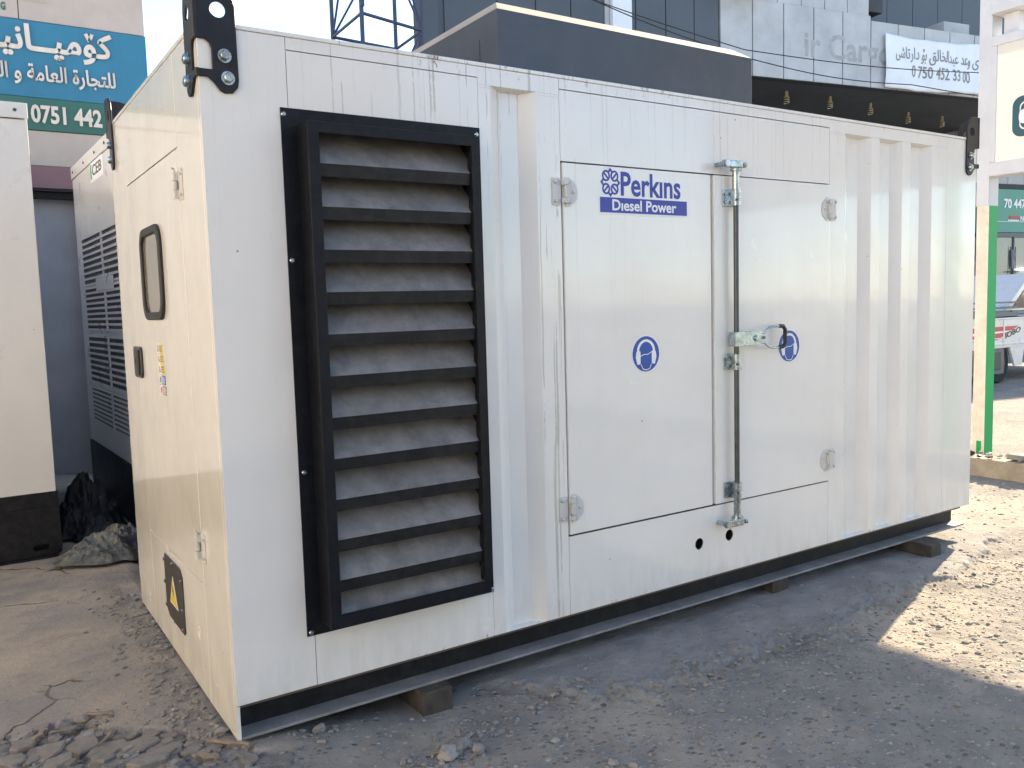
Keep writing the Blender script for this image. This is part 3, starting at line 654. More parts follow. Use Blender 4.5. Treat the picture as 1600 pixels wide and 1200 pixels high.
# ------------------------------------------------------------------ timber blocks under the skid
def block(x0, x1, y0, y1, label, rz=0., m='wood'):
    zg = min(gz(x0, y0), gz(x1, y0)) - .02
    b = MB(); cx, cy = (x0 + x1) / 2, (y0 + y1) / 2
    b.box(x0, x1, y0, y1, zg, -.001, m)
    o = b.build('timber_block', None, .006); tag(o, label, 'timber block', 'timber blocks under the skid'); return o
block(.725, .865, -.055, .42, 'square timber block under the front skid rail below the louvre')
block(4.235, 4.345, -.14, .5, 'long timber block under the far right end of the skid')
block(2.95, 3.08, .02, .4, 'dark timber wedge under the skid below the right door')

# ------------------------------------------------------------------ neighbouring generators on the left
b0 = thing('generator_container', 'white generator cabinet at the left edge, black base with slot', 'generator', (-1.8, 3.49, -.09))
X0, X1, Y0, Y1 = -3.6, -.25, 3.49, 6.2
b = MB(); b.box(X0, X1, Y0, Y1, .385, 2.878, 'white2'); b.build('cabinet_body', b0, .004)
b = MB(); b.box(X0 - .006, X1 + .006, Y0 - .012, Y1 + .012, 2.884, 2.985, 'white2'); b.build('roof_cap', b0, .004)
b = MB(); b.box(X0 + .02, X1 + .012, Y0 - .005, Y0 + .008, .29, .383, 'black_dusty')
vs_, fs = plate([[(X0 + .02, -.05), (X1 - .03, -.05), (X1 + .012, -.01), (X1 + .012, .289), (X0 + .02, .289)], rr(-.415, -.315, -.012, .03, .02, 4)[::-1]], .012); b.add(vs_, fs, 'black_dusty', fn=FRONT(Y0 + .012))
b.box(X0 + .02, X1 + .012, Y0 + .05, Y1, -.05, .38, 'black'); b.box(X0 + .02, X1 - .01, Y0 - .07, Y0 + .012, -.064, -.052, 'black_dusty'); b.build('base_frame', b0, .002)
for x_ in (-.318, -.62, -.95):
    b = MB(); b.tube([(x_, Y0 - .012, 2.935), (x_, Y0 - .017, 2.935)], .011, 'steel', 10); b.build('rivet', b0)
# third cabinet: side with ventilation grilles
GA = math.atan2(.11, 1.27)
g3 = thing('generator_container', 'grey white generator cabinet with slatted vents between the other two cabinets', 'generator', (.345, 4.0, -.09))
gx_ = lambda y: .345 + (4.0 - y) * math.tan(0.03)
def side(u, v, w):   # u = y, v = z, w = out towards -X
    return (gx_(u) - w, u, v)
b = MB(); b.box(2.2, 6.02, .40, 2.86, -1.9, 0, 'far_white', fn=lambda a, c, d: side(a, c, d)); b.build('cabinet_body', g3, .004)
b = MB(); b.box(2.19, 6.03, 2.866, 2.975, -1.91, .008, 'far_white', fn=lambda a, c, d: side(a, c, d)); b.build('roof_cap', g3, .004)
b = MB(); b.box(2.22, 6.02, -.085, .395, -1.88, .012, 'black', fn=lambda a, c, d: side(a, c, d)); b.build('base_frame', g3, .003)
for y_ in (3.95, 4.3, 4.75, 5.3, 5.9):
    b = MB(); b.tube([side(y_, 2.915, .008), side(y_, 2.915, .015)], .012, 'steel', 10); b.build('rivet', g3)
b = MB(); fn3 = lambda u, v, w: side(-u, v, w + .001)
vs_, fs = plate([rr(-5.05, -4.45, 2.70, 2.86, .02, 3)], .001); b.add(vs_, fs, 'white_print', fn=fn3)
vs_, fs = text('CEB', -4.94, -4.52, 2.745, 2.835, .001, .015); b.add(vs_, fs, 'black_print', fn=lambda u, v, w: fn3(u, v, w + .0012)); b.box(-5.03, -4.97, 2.73, 2.85, .001, .0015, 'green', fn=fn3); b.build('emblem', g3, fix=False)
def grille(y0, ym, y1, z0, z1, rows):
    b = MB(); b.box(y0, ym - .025, z0, z1, .0005, .002, 'plate', fn=side); b.box(ym + .025, y1, z0, z1, .0005, .002, 'plate', fn=side); go = b.build('vent_grille', g3)
    b = MB(); b.box(ym - .022, ym + .022, z0 - .012, z1 + .012, .0025, .013, 'far_white', fn=side); b.build('mullion', go)
    for k in range(rows + 1):
        z = z0 + (z1 - z0) * k / rows; b = MB(); b.box(y0 - .012, ym - .023, z - .010, z + .010, .0025, .012, 'far_white', fn=side); b.box(ym + .023, y1 + .012, z - .010, z + .010, .0025, .012, 'far_white', fn=side); b.build('slat', go)
for z0, z1 in ((1.86, 2.28), (1.46, 1.83), (.98, 1.40), (.62, .93)): grille(3.0, 4.72, 5.72, z0, z1, 8)
b = MB(); b.box(4.28, 5.05, 1.79, 1.90, .014, .018, 'far_white', fn=side); b.build('cover_plate', g3, .002)

# crumpled sheets on the ground
def crumple(name, cx, cy, rx, ry, h, m, seed, label, cat, n=110):
    u = np.linspace(-1, 1, n); U, V_ = np.meshgrid(u, u); ang = np.arctan2(V_, U)
    rad = .75 + .5 * fbm(np.cos(ang) * 2 + 5, np.sin(ang) * 2 + 5, 1.1, 3, seed)
    Rr = np.maximum(np.abs(U), np.abs(V_)); k = np.hypot(U, V_) / np.maximum(Rr, 1e-6); S_ = rad / np.maximum(k, 1e-6)
    X = cx + U * S_ * rx; Y = cy + V_ * S_ * ry
    edge = 1 - Rr ** 2.2
    fold = np.abs(fbm(X, Y, 5.5, 4, seed + 3) - .5) * 2
    Z = np.array(height(X, Y)) + .012 + h * edge * (.35 + 1.1 * fbm(X, Y, 2.6, 2, seed + 7)) * (1.25 - 1.6 * fold) + (1 - edge) * .012
    ridge = 1 - np.abs(fbm(X, Y, 13., 3, seed + 11) - .5) * 5
    Z = Z + h * .15 * np.clip(ridge, 0, 1) * np.clip(edge * 2, 0, 1) + h * .05 * np.clip(1 - np.abs(fbm(X, Y, 27., 2, seed + 13) - .5) * 5, 0, 1) * np.clip(edge * 2, 0, 1)
    Z = np.maximum(Z, np.array(height(X, Y)) + .006)
    vs_ = list(zip(X.ravel(), Y.ravel(), Z.ravel())); fs = [(j * n + i, j * n + i + 1, (j + 1) * n + i + 1, (j + 1) * n + i) for j in range(n - 1) for i in range(n - 1)]
    b = MB(); b.add(vs_, fs, m, smooth=False); o = b.build(name, None, fix=False); return tag(o, label, cat)
crumple('tarpaulin', .0, 4.15, .26, .55, .26, 'tarp', 5, 'crumpled black tarpaulin heaped between the white cabinets', 'tarpaulin')
crumple('plastic_sheet', -.02, 3.15, .30, .34, .10, 'sheet', 15, 'crumpled grey plastic sheet lying beside the cabinet end', 'plastic sheet', 130)
crumple('plastic_sheet', .16, 3.55, .16, .25, .16, 'sheet', 25, 'bunched dark plastic sheet behind the flat grey one', 'plastic sheet', 90)

# ------------------------------------------------------------------ building with the blue sign, back left
WB = thing('shop_building', 'beige clad building with blue and green shop sign behind the cabinets', 'building', (-3, 6.8, -.09))
YF = 6.8
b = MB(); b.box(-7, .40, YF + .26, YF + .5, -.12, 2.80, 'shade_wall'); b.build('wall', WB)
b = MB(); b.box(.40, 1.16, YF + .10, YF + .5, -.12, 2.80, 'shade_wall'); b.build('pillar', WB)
b = MB(); b.box(-7, 1.16, YF + .03, YF + 6, 2.86, 6.1, 'joint'); b.build('upper_storey', WB)
b = MB(); b.box(-7, 1.16, YF + .10, YF + .5, 2.80, 2.86, 'black'); b.build('dark_gap_strip', WB)  # black strip for the gap under the fascia, its darkness painted in
b = MB(); b.box(-7, 1.165, YF - .012, YF + .03, 2.88, 3.10, 'purple'); b.build('maroon_fascia', WB, .003)
for k in range(7):
    x1 = 1.163 - k * 1.16
    b = MB(); b.box(x1 - 1.152, x1, YF, YF + .03, 3.104, 3.446, 'tile_beige'); b.build('cladding_panel', WB, .003)
    for z0 in (4.515, 5.32): 
        b = MB(); b.box(x1 - 1.152, x1, YF, YF + .03, z0, z0 + .797, 'tile_beige'); b.build('cladding_panel', WB, .003)
b = MB(); b.box(-7, 1.166, YF - .02, YF + .03, 3.768, 4.505, 'sign_blue'); sb = b.build('sign_board', WB, .003); sb['label'] = 'blue sign board with white lettering'
b = MB(); b.box(-7, 1.166, YF - .018, YF + .03, 3.45, 3.765, 'sign_green'); sg = b.build('sign_board', WB, .003); sg['label'] = 'green sign board with telephone number'
def rtl(s): return s[::-1]
fnS = FRONT(YF - .02)
b = MB()
t1 = rtl('\ufb90\ufbda\ufee3\ufb59\u0640\u0640\ufe8e\ufee7\ufbff\u0640\u0640\u0640'); vs_, fs = text(t1, -.42, .832, 4.115, 4.47, .012, .03); b.add(vs_, fs, 'letter_white', fn=fnS)
t2 = rtl('\ufedf\ufee0\ufe98\ufea0\ufe8e\ufead\ufe93 \ufe8d\ufedf\ufecc\ufe8e\ufee3\ufe94 \ufeed \ufe8d\ufedf\ufee4\ufed8\ufe8e\ufeed\ufefb\ufe95'); vs_, fs = text(t2, -.72, .842, 3.88, 4.09, .012, .02); b.add(vs_, fs, 'letter_white', fn=fnS); b.build('lettering', sb, fix=False)
b = MB(); vs_, fs = text('0751 442', .045, .688, 3.515, 3.695, .02, .03); b.add(vs_, fs, 'letter_white', fn=FRONT(YF - .018)); b.build('lettering', sg, fix=False)
b = MB(); vs_, fs = text('G', -.142, -.10, 4.58, 4.655, .008, .03); b.add(vs_, fs, 'sign_green', fn=FRONT(YF)); b.build('lettering', WB, fix=False)
b = MB(); b.box(-.28, .26, YF - .012, YF - .008, 4.40 + .30, 4.40 + .306, 'tile_beige'); b.build('ledge', WB)

# ------------------------------------------------------------------ lattice mast
TW = thing('lattice_mast', 'dark steel lattice mast standing behind the cabinet roof', 'mast', (6.4, 12.3, -.1))
legs = [(5.747, 12.843), (5.69, 11.334), (7.075, 11.7), (7.149, 12.978)]
for x_, y_ in legs: b = MB(); b.tube([(x_, y_, -.15), (x_, y_, 12.)], .042, 'tower', 8); b.build('leg', TW)
for k, z0 in enumerate((2.1, 4.45, 6.8, 9.15, 11.5)):
    for i in range(4):
        p, q = legs[i], legs[(i + 1) % 4]
        b = MB(); b.tube([(*p, z0), (*q, z0)], .03, 'tower', 6); b.build('ring_bar', TW)
        if z0 < 11:
            if (i + k) % 2: p, q = q, p
            b = MB(); b.tube([(*p, z0), (*q, z0 + 2.35)], .022, 'tower', 6); b.build('brace', TW)
b = MB(); b.box(5.66, 5.72, 11.26, 11.32, 6.9, 7.25, 'tower'); b.box(5.60, 5.70, 11.24, 11.30, 7.0, 7.06, 'tower'); b.build('clamp', TW)

# ------------------------------------------------------------------ commercial building behind
FA = math.atan2(-1.35, 7.7); ca, sa = math.cos(FA), math.sin(FA)
CB = thing('commercial_building', 'large commercial building with graphite cladding and silver fascia behind the cabinet', 'building', (16.0, 11.5, -.1))
def FW(s, o, z): return (16.0 + s * ca - o * sa, 11.5 + s * sa + o * ca, z)   # s along the facade, o into the building
def cbox(b, s0, s1, o0, o1, z0, z1, m): return b.box(s0, s1, o0, o1, z0, z1, m, fn=FW)
b = MB(); b.prism([(-8.55, .05), (-.97, .05), (-.97, 9), (-3.2, 9)], -.15, 13.5, 'dark_clad', FW); b.build('tower_wall', CB)
js = [-8.55, -8.02, -7.9, -6.7, -5.80, -4.94, -4.10]
for a, c in zip(js[:-1], js[1:]):
    if c - a < .2: continue
    b = MB(); cbox(b, a + .012, c - .012, 0, .05, 3.0, 13.5, 'dark_clad'); b.build('cladding_panel', CB, .004)
b = MB(); cbox(b, -4.09, -3.98, -.02, .05, 3.0, 13.5, 'silver_clad'); b.build('trim', CB)
b = MB(); cbox(b, -3.96, -3.46, -.14, .049, 3.0, 13.5, 'banner'); b.build('pilaster', CB, .01)
js = [-3.44, -3.28, -2.47, -1.68, -.97]
for a, c in zip(js[:-1], js[1:]):
    b = MB(); cbox(b, a + .012, c - .012, 0, .05, 3.0, 13.5, 'dark_clad'); b.build('cladding_panel', CB, .004)
# silver fascia
for k in range(18):
    a = -.95 + .955 * k
    b = MB(); top = 8.80 if a < 3.7 else 8.68
    cbox(b, a + .016, a + .955 - .016, -.02, .04, 7.0, top, 'silver_clad'); b.build('fascia_panel', CB, .006)
b = MB(); cbox(b, -.95, 16.3, .04, .3, 7.0, 8.68, 'joint'); b.build('fascia_backing', CB)
for k in range(-2, 4):
    a = .80 + .752 * k; c = min(a + .752, 3.79)
    b = MB(); cbox(b, max(a, -.95) + .012, c - .012, .02, .07, 8.815, 11.5, 'silver_clad'); b.build('fascia_panel', CB, .006)
b = MB(); cbox(b, -.95, 3.79, .07, 2.5, 8.70, 11.5, 'joint'); b.build('upper_backing', CB)
b = MB(); cbox(b, -1.0, .05, -.5, .0, 8.86, 9.0, 'silver_clad'); b.build('eave', CB)
b = MB(); cbox(b, 3.80, 4.45, .2, 2.5, 9.0, 9.35, 'joint'); b.build('eave', CB)
for k in range(11):
    a = 3.80 + 1.05 * k
    b = MB(); cbox(b, a + .01, a + 1.04, 2.4, 2.5, 8.4, 11.3, 'dark_clad'); b.build('cladding_panel', CB, .004)
b = MB(); cbox(b, 3.8, 16.3, .3, 2.4, 8.3, 8.5, 'joint'); b.build('ledge', CB)
b = MB(); cbox(b, 6.95, 7.95, .4, 1.3, 8.52, 9.12, 'shade_wall'); cbox(b, 6.93, 7.97, .38, 1.32, 8.52, 8.60, 'black'); b.build('air_conditioner', CB, .01)
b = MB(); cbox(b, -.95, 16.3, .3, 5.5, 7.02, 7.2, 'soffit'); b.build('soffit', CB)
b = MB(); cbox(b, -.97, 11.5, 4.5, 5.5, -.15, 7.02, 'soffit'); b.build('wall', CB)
# ghost of removed lettering
b = MB(); vs_, fs = text('ir Cargo', 1.62, 4.55, 7.40, 8.22, .002, .02); b.add(vs_, fs, 'ghost', fn=lambda u, v, w: FW(u, -.0205 - w, v)); b.build('ghost_lettering', CB, fix=False)
# shop front to the right
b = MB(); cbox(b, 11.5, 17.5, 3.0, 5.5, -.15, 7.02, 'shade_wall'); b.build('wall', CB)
for k in range(7): b = MB(); cbox(b, 11.5 + .8 * k + .012, 12.3 + .8 * k - .012, 2.95, 2.999, 5.2, 6.9, 'silver_clad'); b.build('cladding_panel', CB, .004)
b = MB(); cbox(b, 11.5, 17.5, 2.90, 2.999, 5.03, 5.19, 'joint'); b.build('sign_header', CB)
b = MB(); cbox(b, 11.6, 14.15, 2.88, 2.999, 3.58, 5.02, 'shop_green'); ss = b.build('shop_sign', CB, .01)
b = MB(); cbox(b, 14.16, 17.4, 2.86, 2.999, 3.58, 5.02, 'green'); b.build('shop_sign', CB, .01)
b = MB(); fs_ = lambda u, v, w: FW(u, 2.875 - w, v)
vs_, fs = text('70 447', 12.84, 13.90, 4.38, 4.70, .01, .03); b.add(vs_, fs, 'white_print', fn=fs_)
vs_, fs = text('N', 13.66, 13.82, 3.96, 4.14, .01, .03); b.add(vs_, fs, 'white_print', fn=fs_); b.box(13.12, 13.60, 4.04, 4.13, 0, .01, 'red', fn=fs_); b.box(13.05, 13.58, 3.96, 4.0, 0, .01, 'white_print', fn=fs_); b.box(11.7, 14.1, 3.93, 3.945, 0, .008, 'white_print', fn=fs_); b.build('lettering', ss, fix=False)
b = MB(); cbox(b, 11.6, 17.4, 2.90, 2.999, 3.42, 3.57, 'steel'); b.build('transom', CB)
for k in range(4):
    a = 11.7 + 1.72 * k
    b = MB(); cbox(b, a + .03, a + 1.69, 2.94, 2.97, .1, 3.41, 'shop_glass'); wv = b.build('shop_window', CB); b = MB(); cbox(b, a - .03, a + .027, 2.90, 2.999, .1, 3.41, 'steel'); b.build('mullion', wv)
    b = MB(); cbox(b, a + .03, a + 1.69, 2.90, 2.939, 1.35, 1.95, 'dark_clad'); b.build('film_band', wv)
for s_ in (13.70, 13.90, 14.10):
    q = FW(s_, 2.86, 2.33); b = MB(); b.tube([q, (q[0], q[1] - .03, q[2])], .045, 'lit', 12); b.build('downlight', CB)
for s_ in (13.25, 13.5): b = MB(); b.tube([FW(s_, 2.9, 2.0), FW(s_, 2.9, 3.1)], .012, 'joint', 6); b.tube([FW(13.0, 2.9, 2.25), FW(13.7, 2.9, 2.25)], .015, 'joint', 6); b.prism([(13.26, 3.0), (13.52, 2.95), (13.40, 2.45), (13.32, 2.35)], 0, .02, 'shade_wall', lambda u, v, w: FW(u, 2.9 - w, v)); b.build('display_stand', CB)
# spiral lamps under the soffit
for k, (x_, y_) in enumerate(((18.156, 12.207), (19.754, 12.041), (21.521, 12.006), (23.702, 12.215), (25.246, 12.056))):
    lab = ['spiral lamp under the dark soffit nearest the roof hood', 'second spiral lamp from the roof hood under the soffit', 'middle spiral lamp of the five under the soffit', 'fourth spiral lamp from the roof hood under the soffit', 'spiral lamp under the soffit nearest the sign post'][k]
    t = thing('spiral_lamp', lab, 'lamp', (x_, y_, 6.72), 'lamps under the soffit')
    b = MB(); b.tube([(x_, y_, 7.02), (x_, y_, 6.90)], .04, 'brass', 12); b.build('socket', t)
    b = MB(); b.tube([(x_ + .062 * math.cos(a * .8), y_ + .062 * math.sin(a * .8), 6.90 - .20 * a / 27) for a in range(28)], .016, 'brass', 6); b.build('coil', t)
# banner
def banner_o(s, z): return -.10 - .035 * math.sin(s * 3.1 + z * 1.7) - .02 * math.sin(s * 7.3 - z * 4)
n, m_ = 50, 18; vs_ = []; fs = []
for j in range(m_):
    for i in range(n):
        s_ = 4.24 + 5.0 * i / (n - 1); z = 7.05 + .05 * math.sin(s_ * .9) + (1.345 - .03 * math.sin(s_ * 1.2)) * j / (m_ - 1); vs_.append(FW(s_, banner_o(s_, z), z))
fs = [(j * n + i, j * n + i + 1, (j + 1) * n + i + 1, (j + 1) * n + i) for j in range(m_ - 1) for i in range(n - 1)]
b = MB(); b.add(vs_, fs, 'banner', smooth=True); bo = b.build('banner', None, fix=False); sol = bo.modifiers.new('thick', 'SOLIDIFY'); sol.thickness = .004; sol.offset = -1
tag(bo, 'white cloth banner with dark lettering and phone number on the silver fascia', 'banner')
b = MB(); fb = lambda u, v, w: FW(u, banner_o(u, v) - .004 - w, v)
tb = rtl('\ufedb\ufeea\u06cc \ufeed\ufecb\ufeaa \ufecb\ufe92\ufeaa\ufe8d\ufedf\ufea8\ufe8e\ufedf\ufed6 \ufe91\u06c6 \ufea9\ufe8d\ufead\ufe97\ufe8e\ufeb7\ufef0')
vs_, fs = text(tb, 4.58, 8.0, 7.70, 8.12, .004, .004); b.add(vs_, fs, 'grey_print', fn=fb)
vs_, fs = text('0 750 452 33 00', 5.20, 7.44, 7.345, 7.66, .004, .012); b.add(vs_, fs, 'grey_print', fn=fb); b.build('lettering', bo, fix=False)
# cables in front of the fascia
def wire(pts, label, r=.012):
    out = []
    for (a, c) in zip(pts[:-1], pts[1:]):
        for k in range(12):
            t = k / 12; p = [a[i] + (c[i] - a[i]) * t for i in range(3)]; p[2] -= .12 * math.sin(math.pi * t); out.append(FW(*p))
    out.append(FW(*pts[-1])); b = MB(); b.tube(out, r, 'cable', 6); o = b.build('cable', None); return tag(o, label, 'cable', 'cables strung along the facade')
wire([(-9, -.3, 9.2), (-.95, -.9, 7.28), (7.5, -.9, 7.42), (16, -.3, 7.3)], 'upper black cable crossing the silver fascia and banner')
wire([(-6, -.3, 8.6), (-.8, -1.0, 7.05), (4.2, -1.0, 6.85), (16, -.3, 6.9)], 'lower black cable crossing the foot of the silver fascia')

# ------------------------------------------------------------------ white pickup truck
TR = thing('pickup_truck', 'white pickup truck with red side flash parked beyond the yard', 'truck', (15.4, 5.9, -.1))
TY = 5.0
def side_box(b, x0, x1, z0, z1, y0, y1, m): return b.box(x0, x1, y0, y1, z0, z1, m)
b = MB(); side_box(b, 12.6, 16.3, .55, 1.07, TY, TY + 1.7, 'truck_paint'); side_box(b, 12.55, 16.32, 1.07, 1.10, TY - .02, TY + 1.72, 'truck_paint'); side_box(b, 12.6, 16.3, .60, .64, TY - .015, TY, 'truck_paint')
for x_ in (13.4, 14.3, 15.2, 16.0): side_box(b, x_, x_ + .05, .66, 1.05, TY - .012, TY, 'truck_paint')
b.build('cargo_bed', TR, .01)
b = MB(); side_box(b, 12.6, 15.75, 1.12, 1.20, TY + .02, TY + .06, 'truck_grey'); side_box(b, 12.6, 15.75, 1.26, 1.30, TY + .02, TY + .06, 'truck_grey'); side_box(b, 12.6, 15.75, 1.36, 1.39, TY + .02, TY + .06, 'truck_grey'); b.build('bed_rail', TR)
b = MB(); b.prism([(15.2, 1.13), (18.4, 1.13), (18.6, .45), (16.33, .45), (16.33, 1.11)], TY + .03, TY + 1.65, 'truck_paint', lambda u, v, w: (u, w, v)); b.prism([(15.45, 1.22), (18.0, 1.22), (17.5, 1.88), (16.35, 1.9)], TY + .10, TY + 1.58, 'truck_paint', lambda u, v, w: (u, w, v)); b.build('cab', TR, .03)
b = MB(); b.prism([(15.68, 1.26), (17.75, 1.26), (17.42, 1.80), (16.42, 1.82)], TY + .085, TY + .10, 'dark_glass', lambda u, v, w: (u, w, v)); b.build('cab_window', TR)
b = MB(); b.box(14.05, 15.32, TY + .03, TY + .5, .08, .56, 'truck_grey'); b.box(14.15, 15.2, TY + .02, TY + .03, .15, .48, 'plate'); b.build('side_box', TR, .01)
b = MB(); b.box(12.7, 18.3, TY + .3, TY + 1.4, .38, .54, 'truck_grey'); b.build('chassis', TR)
b = MB(); b.prism([(15.45, .55), (15.98, .55), (15.90, .2), (15.65, .2)], TY + .0, TY + .04, 'truck_paint', lambda u, v, w: (u, w, v)); b.build('mud_flap', TR)
for x_ in (13.0, 15.2, 17.6):
    for y_ in (TY + .06, TY + 1.42):
        b = MB(); b.tube([(x_, y_, .26), (x_, y_ + .02, .26), (x_, y_ + .20, .26), (x_, y_ + .22, .26)], [.33, .365, .365, .33], 'tyre', 28); wh = b.build('wheel', TR); b = MB(); b.tube([(x_, y_ - .004, .26), (x_, y_ + .03, .26)], .20, 'steel', 20); b.build('rim', wh)
b = MB(); ft = FRONT(TY - .0005)
b.prism([(13.2, .70), (15.0, .70), (15.75, .94), (13.2, .94)], 0, .002, 'red', ft); b.prism([(13.2, .78), (15.3, .83), (15.5, .86), (13.2, .84)], .002, .003, 'white_print', ft); b.prism([(13.2, .71), (15.05, .72), (15.1, .735), (13.2, .75)], .002, .003, 'white_print', ft)
vs_, fs = text('BOBO', 15.22, 15.82, .72, .82, .002, .02); vs_ = [(u, v + (u - 15.22) * .22 - .02, w + .003) for u, v, w in vs_]; b.add(vs_, fs, 'black_print', fn=ft); b.build('side_decal', TR, fix=False)

# ------------------------------------------------------------------ kerb and roadside sign
kb = thing('kerb', 'long low ochre concrete kerb behind the cabinet end', 'kerb', (7.0, 0, -.1))
y = -9.; k = 0
while y < 9:
    l = .95; b = MB(); j = rnd.uniform(-.008, .008); b.box(6.93 + j, 7.14 + j, y + .004, y + l - .004, -.2, .07 + rnd.uniform(-.006, .006), 'conc'); b.build('kerb_stone', kb, .012); y += l
def rock(c, r, m, seed, flat=.7, sub=2):
    bm = bmesh.new(); bmesh.ops.create_icosphere(bm, subdivisions=sub, radius=1.)
    q = random.Random(seed); ax = (q.uniform(.8, 1.3), q.uniform(.7, 1.), flat * q.uniform(.8, 1.2)); o = [q.uniform(-9, 9) for _ in range(3)]
    pl_ = [(Vector((q.uniform(-1, 1), q.uniform(-1, 1), q.uniform(-.6, 1))).normalized(), q.uniform(.55, .85)) for _ in range(7)]
    vs_ = []
    for v in bm.verts:
        p = v.co.copy()
        for nrm, d in pl_:
            e = p.dot(nrm) - d
            if e > 0: p -= nrm * e
        k_ = 1 + .12 * math.sin(3.1 * p.x + o[0]) * math.sin(2.7 * p.y + o[1]) + .05 * math.sin(9 * p.z + o[2])
        vs_.append((c[0] + p.x * ax[0] * r * k_, c[1] + p.y * ax[1] * r * k_, c[2] + p.z * ax[2] * r * k_))
    fs = [tuple(v.index for v in f.verts) for f in bm.faces]; bm.free()
    return vs_, fs
b = MB()
for k in range(70):
    y = rnd.uniform(.25, 2.2); r = rnd.choice((.015, .02, .025, .03, .045)); vs_, fs = rock((7.03 + rnd.uniform(-.08, .16), y, .075 + r * .3), r, 'stone', 900 + k, .5, 1); b.add(vs_, fs, rnd.choice(('stone', 'stone', 'conc', 'black_dusty')))
tag(b.build('rubble', None), 'loose rubble and dust lying along the kerb top', kind='stuff')
b = MB(); b.box(7.0, 7.16, .66, .80, .078, .125, 'stone'); tag(b.build('paving_fragment', None, .008), 'dark paving fragment lying on the kerb', 'stone')

SP = thing('roadside_sign', 'tall cream framed roadside sign on a green post at right', 'sign', (7.97, 1.53, -.1))
SX = 7.9
b = MB(); b.box(SX, SX + .004, 1.473, 1.593, -.15, 2.70, 'cream_post'); b.box(SX + .004, SX + .17, 1.475, 1.593, -.15, 2.70, 'green'); b.box(SX + .0, SX - .002, 1.50, 1.55, -.1, .06, 'green'); b.build('post', SP, .003)
b = MB(); b.box(SX - .012, SX + .17, 1.473, 1.597, 2.42, 7.4, 'cream_frame'); b.build('upper_post', SP, .004)
YE = -5.2
def beam(z0, z1, x0=SX - .02, x1=SX + .18): b = MB(); b.box(x0, x1, YE, 1.472, z0, z1, 'cream_frame'); return b.build('frame_beam', SP, .004)
beam(2.70, 2.83); beam(3.94, 4.03); 
b = MB(); b.box(SX - .05, SX + .30, YE, 1.472, 4.24, 4.40, 'cream_frame'); b.build('frame_beam', SP, .004)
b = MB(); b.box(SX - .02, SX + .0, 1.42, 1.472, 2.832, 3.938, 'cream_frame'); b.build('frame_stile', SP, .003)
b = MB(); b.box(SX + .06, SX + .16, 1.26, 1.40, 4.032, 4.238, 'cream_frame'); b.build('strut', SP, .003)
b = MB(); b.box(SX - .01, SX - .007, YE, 1.418, 2.832, 3.938, 'board'); pn = b.build('sign_panel', SP)
b = MB(); b.box(SX - .01, SX - .007, YE, 1.465, 4.402, 6.9, 'board'); b.build('sign_panel', SP)
beam(6.9, 7.05)
b = MB(); fe = ENDF(SX - .0105); vs_, fs = plate([rr(.62, 1.266, 3.035, 3.415, .09, 6), rr(.70, 1.20, 3.10, 3.36, .05, 6)[::-1]], .002); b.add(vs_, fs, 'teal', fn=fe)
vs_, fs = plate([rr(.72, 1.19, 3.11, 3.35, .05, 6)], .001); b.add(vs_, fs, 'teal', fn=lambda u, v, w: fe(u, v, w)); vs_, fs = plate([rr(.78, 1.205, 3.155, 3.29, .05, 6)], .001); b.add(vs_, fs, 'white_print', fn=lambda u, v, w: fe(u, v, w + .002)); b.build('emblem', pn, fix=False)
for y_ in (-1.9, -5.1): b = MB(); b.box(SX + .02, SX + .16, y_ - .06, y_ + .06, -.15, 6.9, 'green'); b.build('post', SP, .003)

# ------------------------------------------------------------------ street buildings out of frame that the light and reflections imply
def plain_building(label, x0, x1, y0, y1, h, m, face, nx_, nz):
    t = thing('street_building', label, 'building', ((x0 + x1) / 2, (y0 + y1) / 2, -.1)); b = MB(); b.box(x0, x1, y0, y1, -.2, h, m); b.build('wall', t)
    b = MB(); b.box(x0 - .1, x1 + .1, y0 - .1, y1 + .1, h + .002, h + .4, m); b.build('parapet', t)
    for j in range(nz):
        for i in range(nx_):
            z0 = .9 + 3.1 * j; b = MB()
            if face == 'x': a = y0 + (y1 - y0) * (i + .3) / nx_; b.box(x1 - .06, x1 + .02, a, a + (y1 - y0) / nx_ * .4, z0, z0 + 1.5, 'shop_glass')
            else: a = x0 + (x1 - x0) * (i + .3) / nx_; b.box(a, a + (x1 - x0) / nx_ * .4, y1 - .06, y1 + .02, z0, z0 + 1.5, 'shop_glass')
            b.build('window', t)
plain_building('ochre rendered building across the yard, out of frame to the left', -16, -8.5, -7, 12, 6.5, 'sunny_wall', 'x', 4, 2)
plain_building('grey rendered street building behind the photographer', -12, 8, -24, -14, 7.0, 'street_wall', 'y', 6, 2)

# ------------------------------------------------------------------ loose stones, pebbles, sticks
b = MB(); q = random.Random(3); protos = [rock((0, 0, 0), 1., 'pebble', 50 + k, .6, 1) for k in range(8)]
def scatter(n, xr, yr, r0, r1, bias):
    for k in range(n):
        x = q.uniform(*xr); y = q.uniform(*yr)
        s_, st, ru = [float(a[0]) for a in zones(np.array([x]), np.array([y]))]
        if 0 < x < LEN and y > .02: continue
        p = 1 - s_ * .85 - st * .55
        if q.random() > p: continue
        r = r0 + (r1 - r0) * q.random() ** bias; vs_, fs = protos[q.randrange(8)]; a = q.uniform(0, 6.28); c_, s2 = math.cos(a), math.sin(a); z0 = HG(x, y)
        b.add([(x + (u * c_ - v * s2) * r, y + (u * s2 + v * c_) * r, z0 + w * r * .8 + r * .12) for u, v, w in vs_], fs, q.choice(('pebble', 'pebble', 'stone')), smooth=False)
xi_ = gx; yi_ = gy
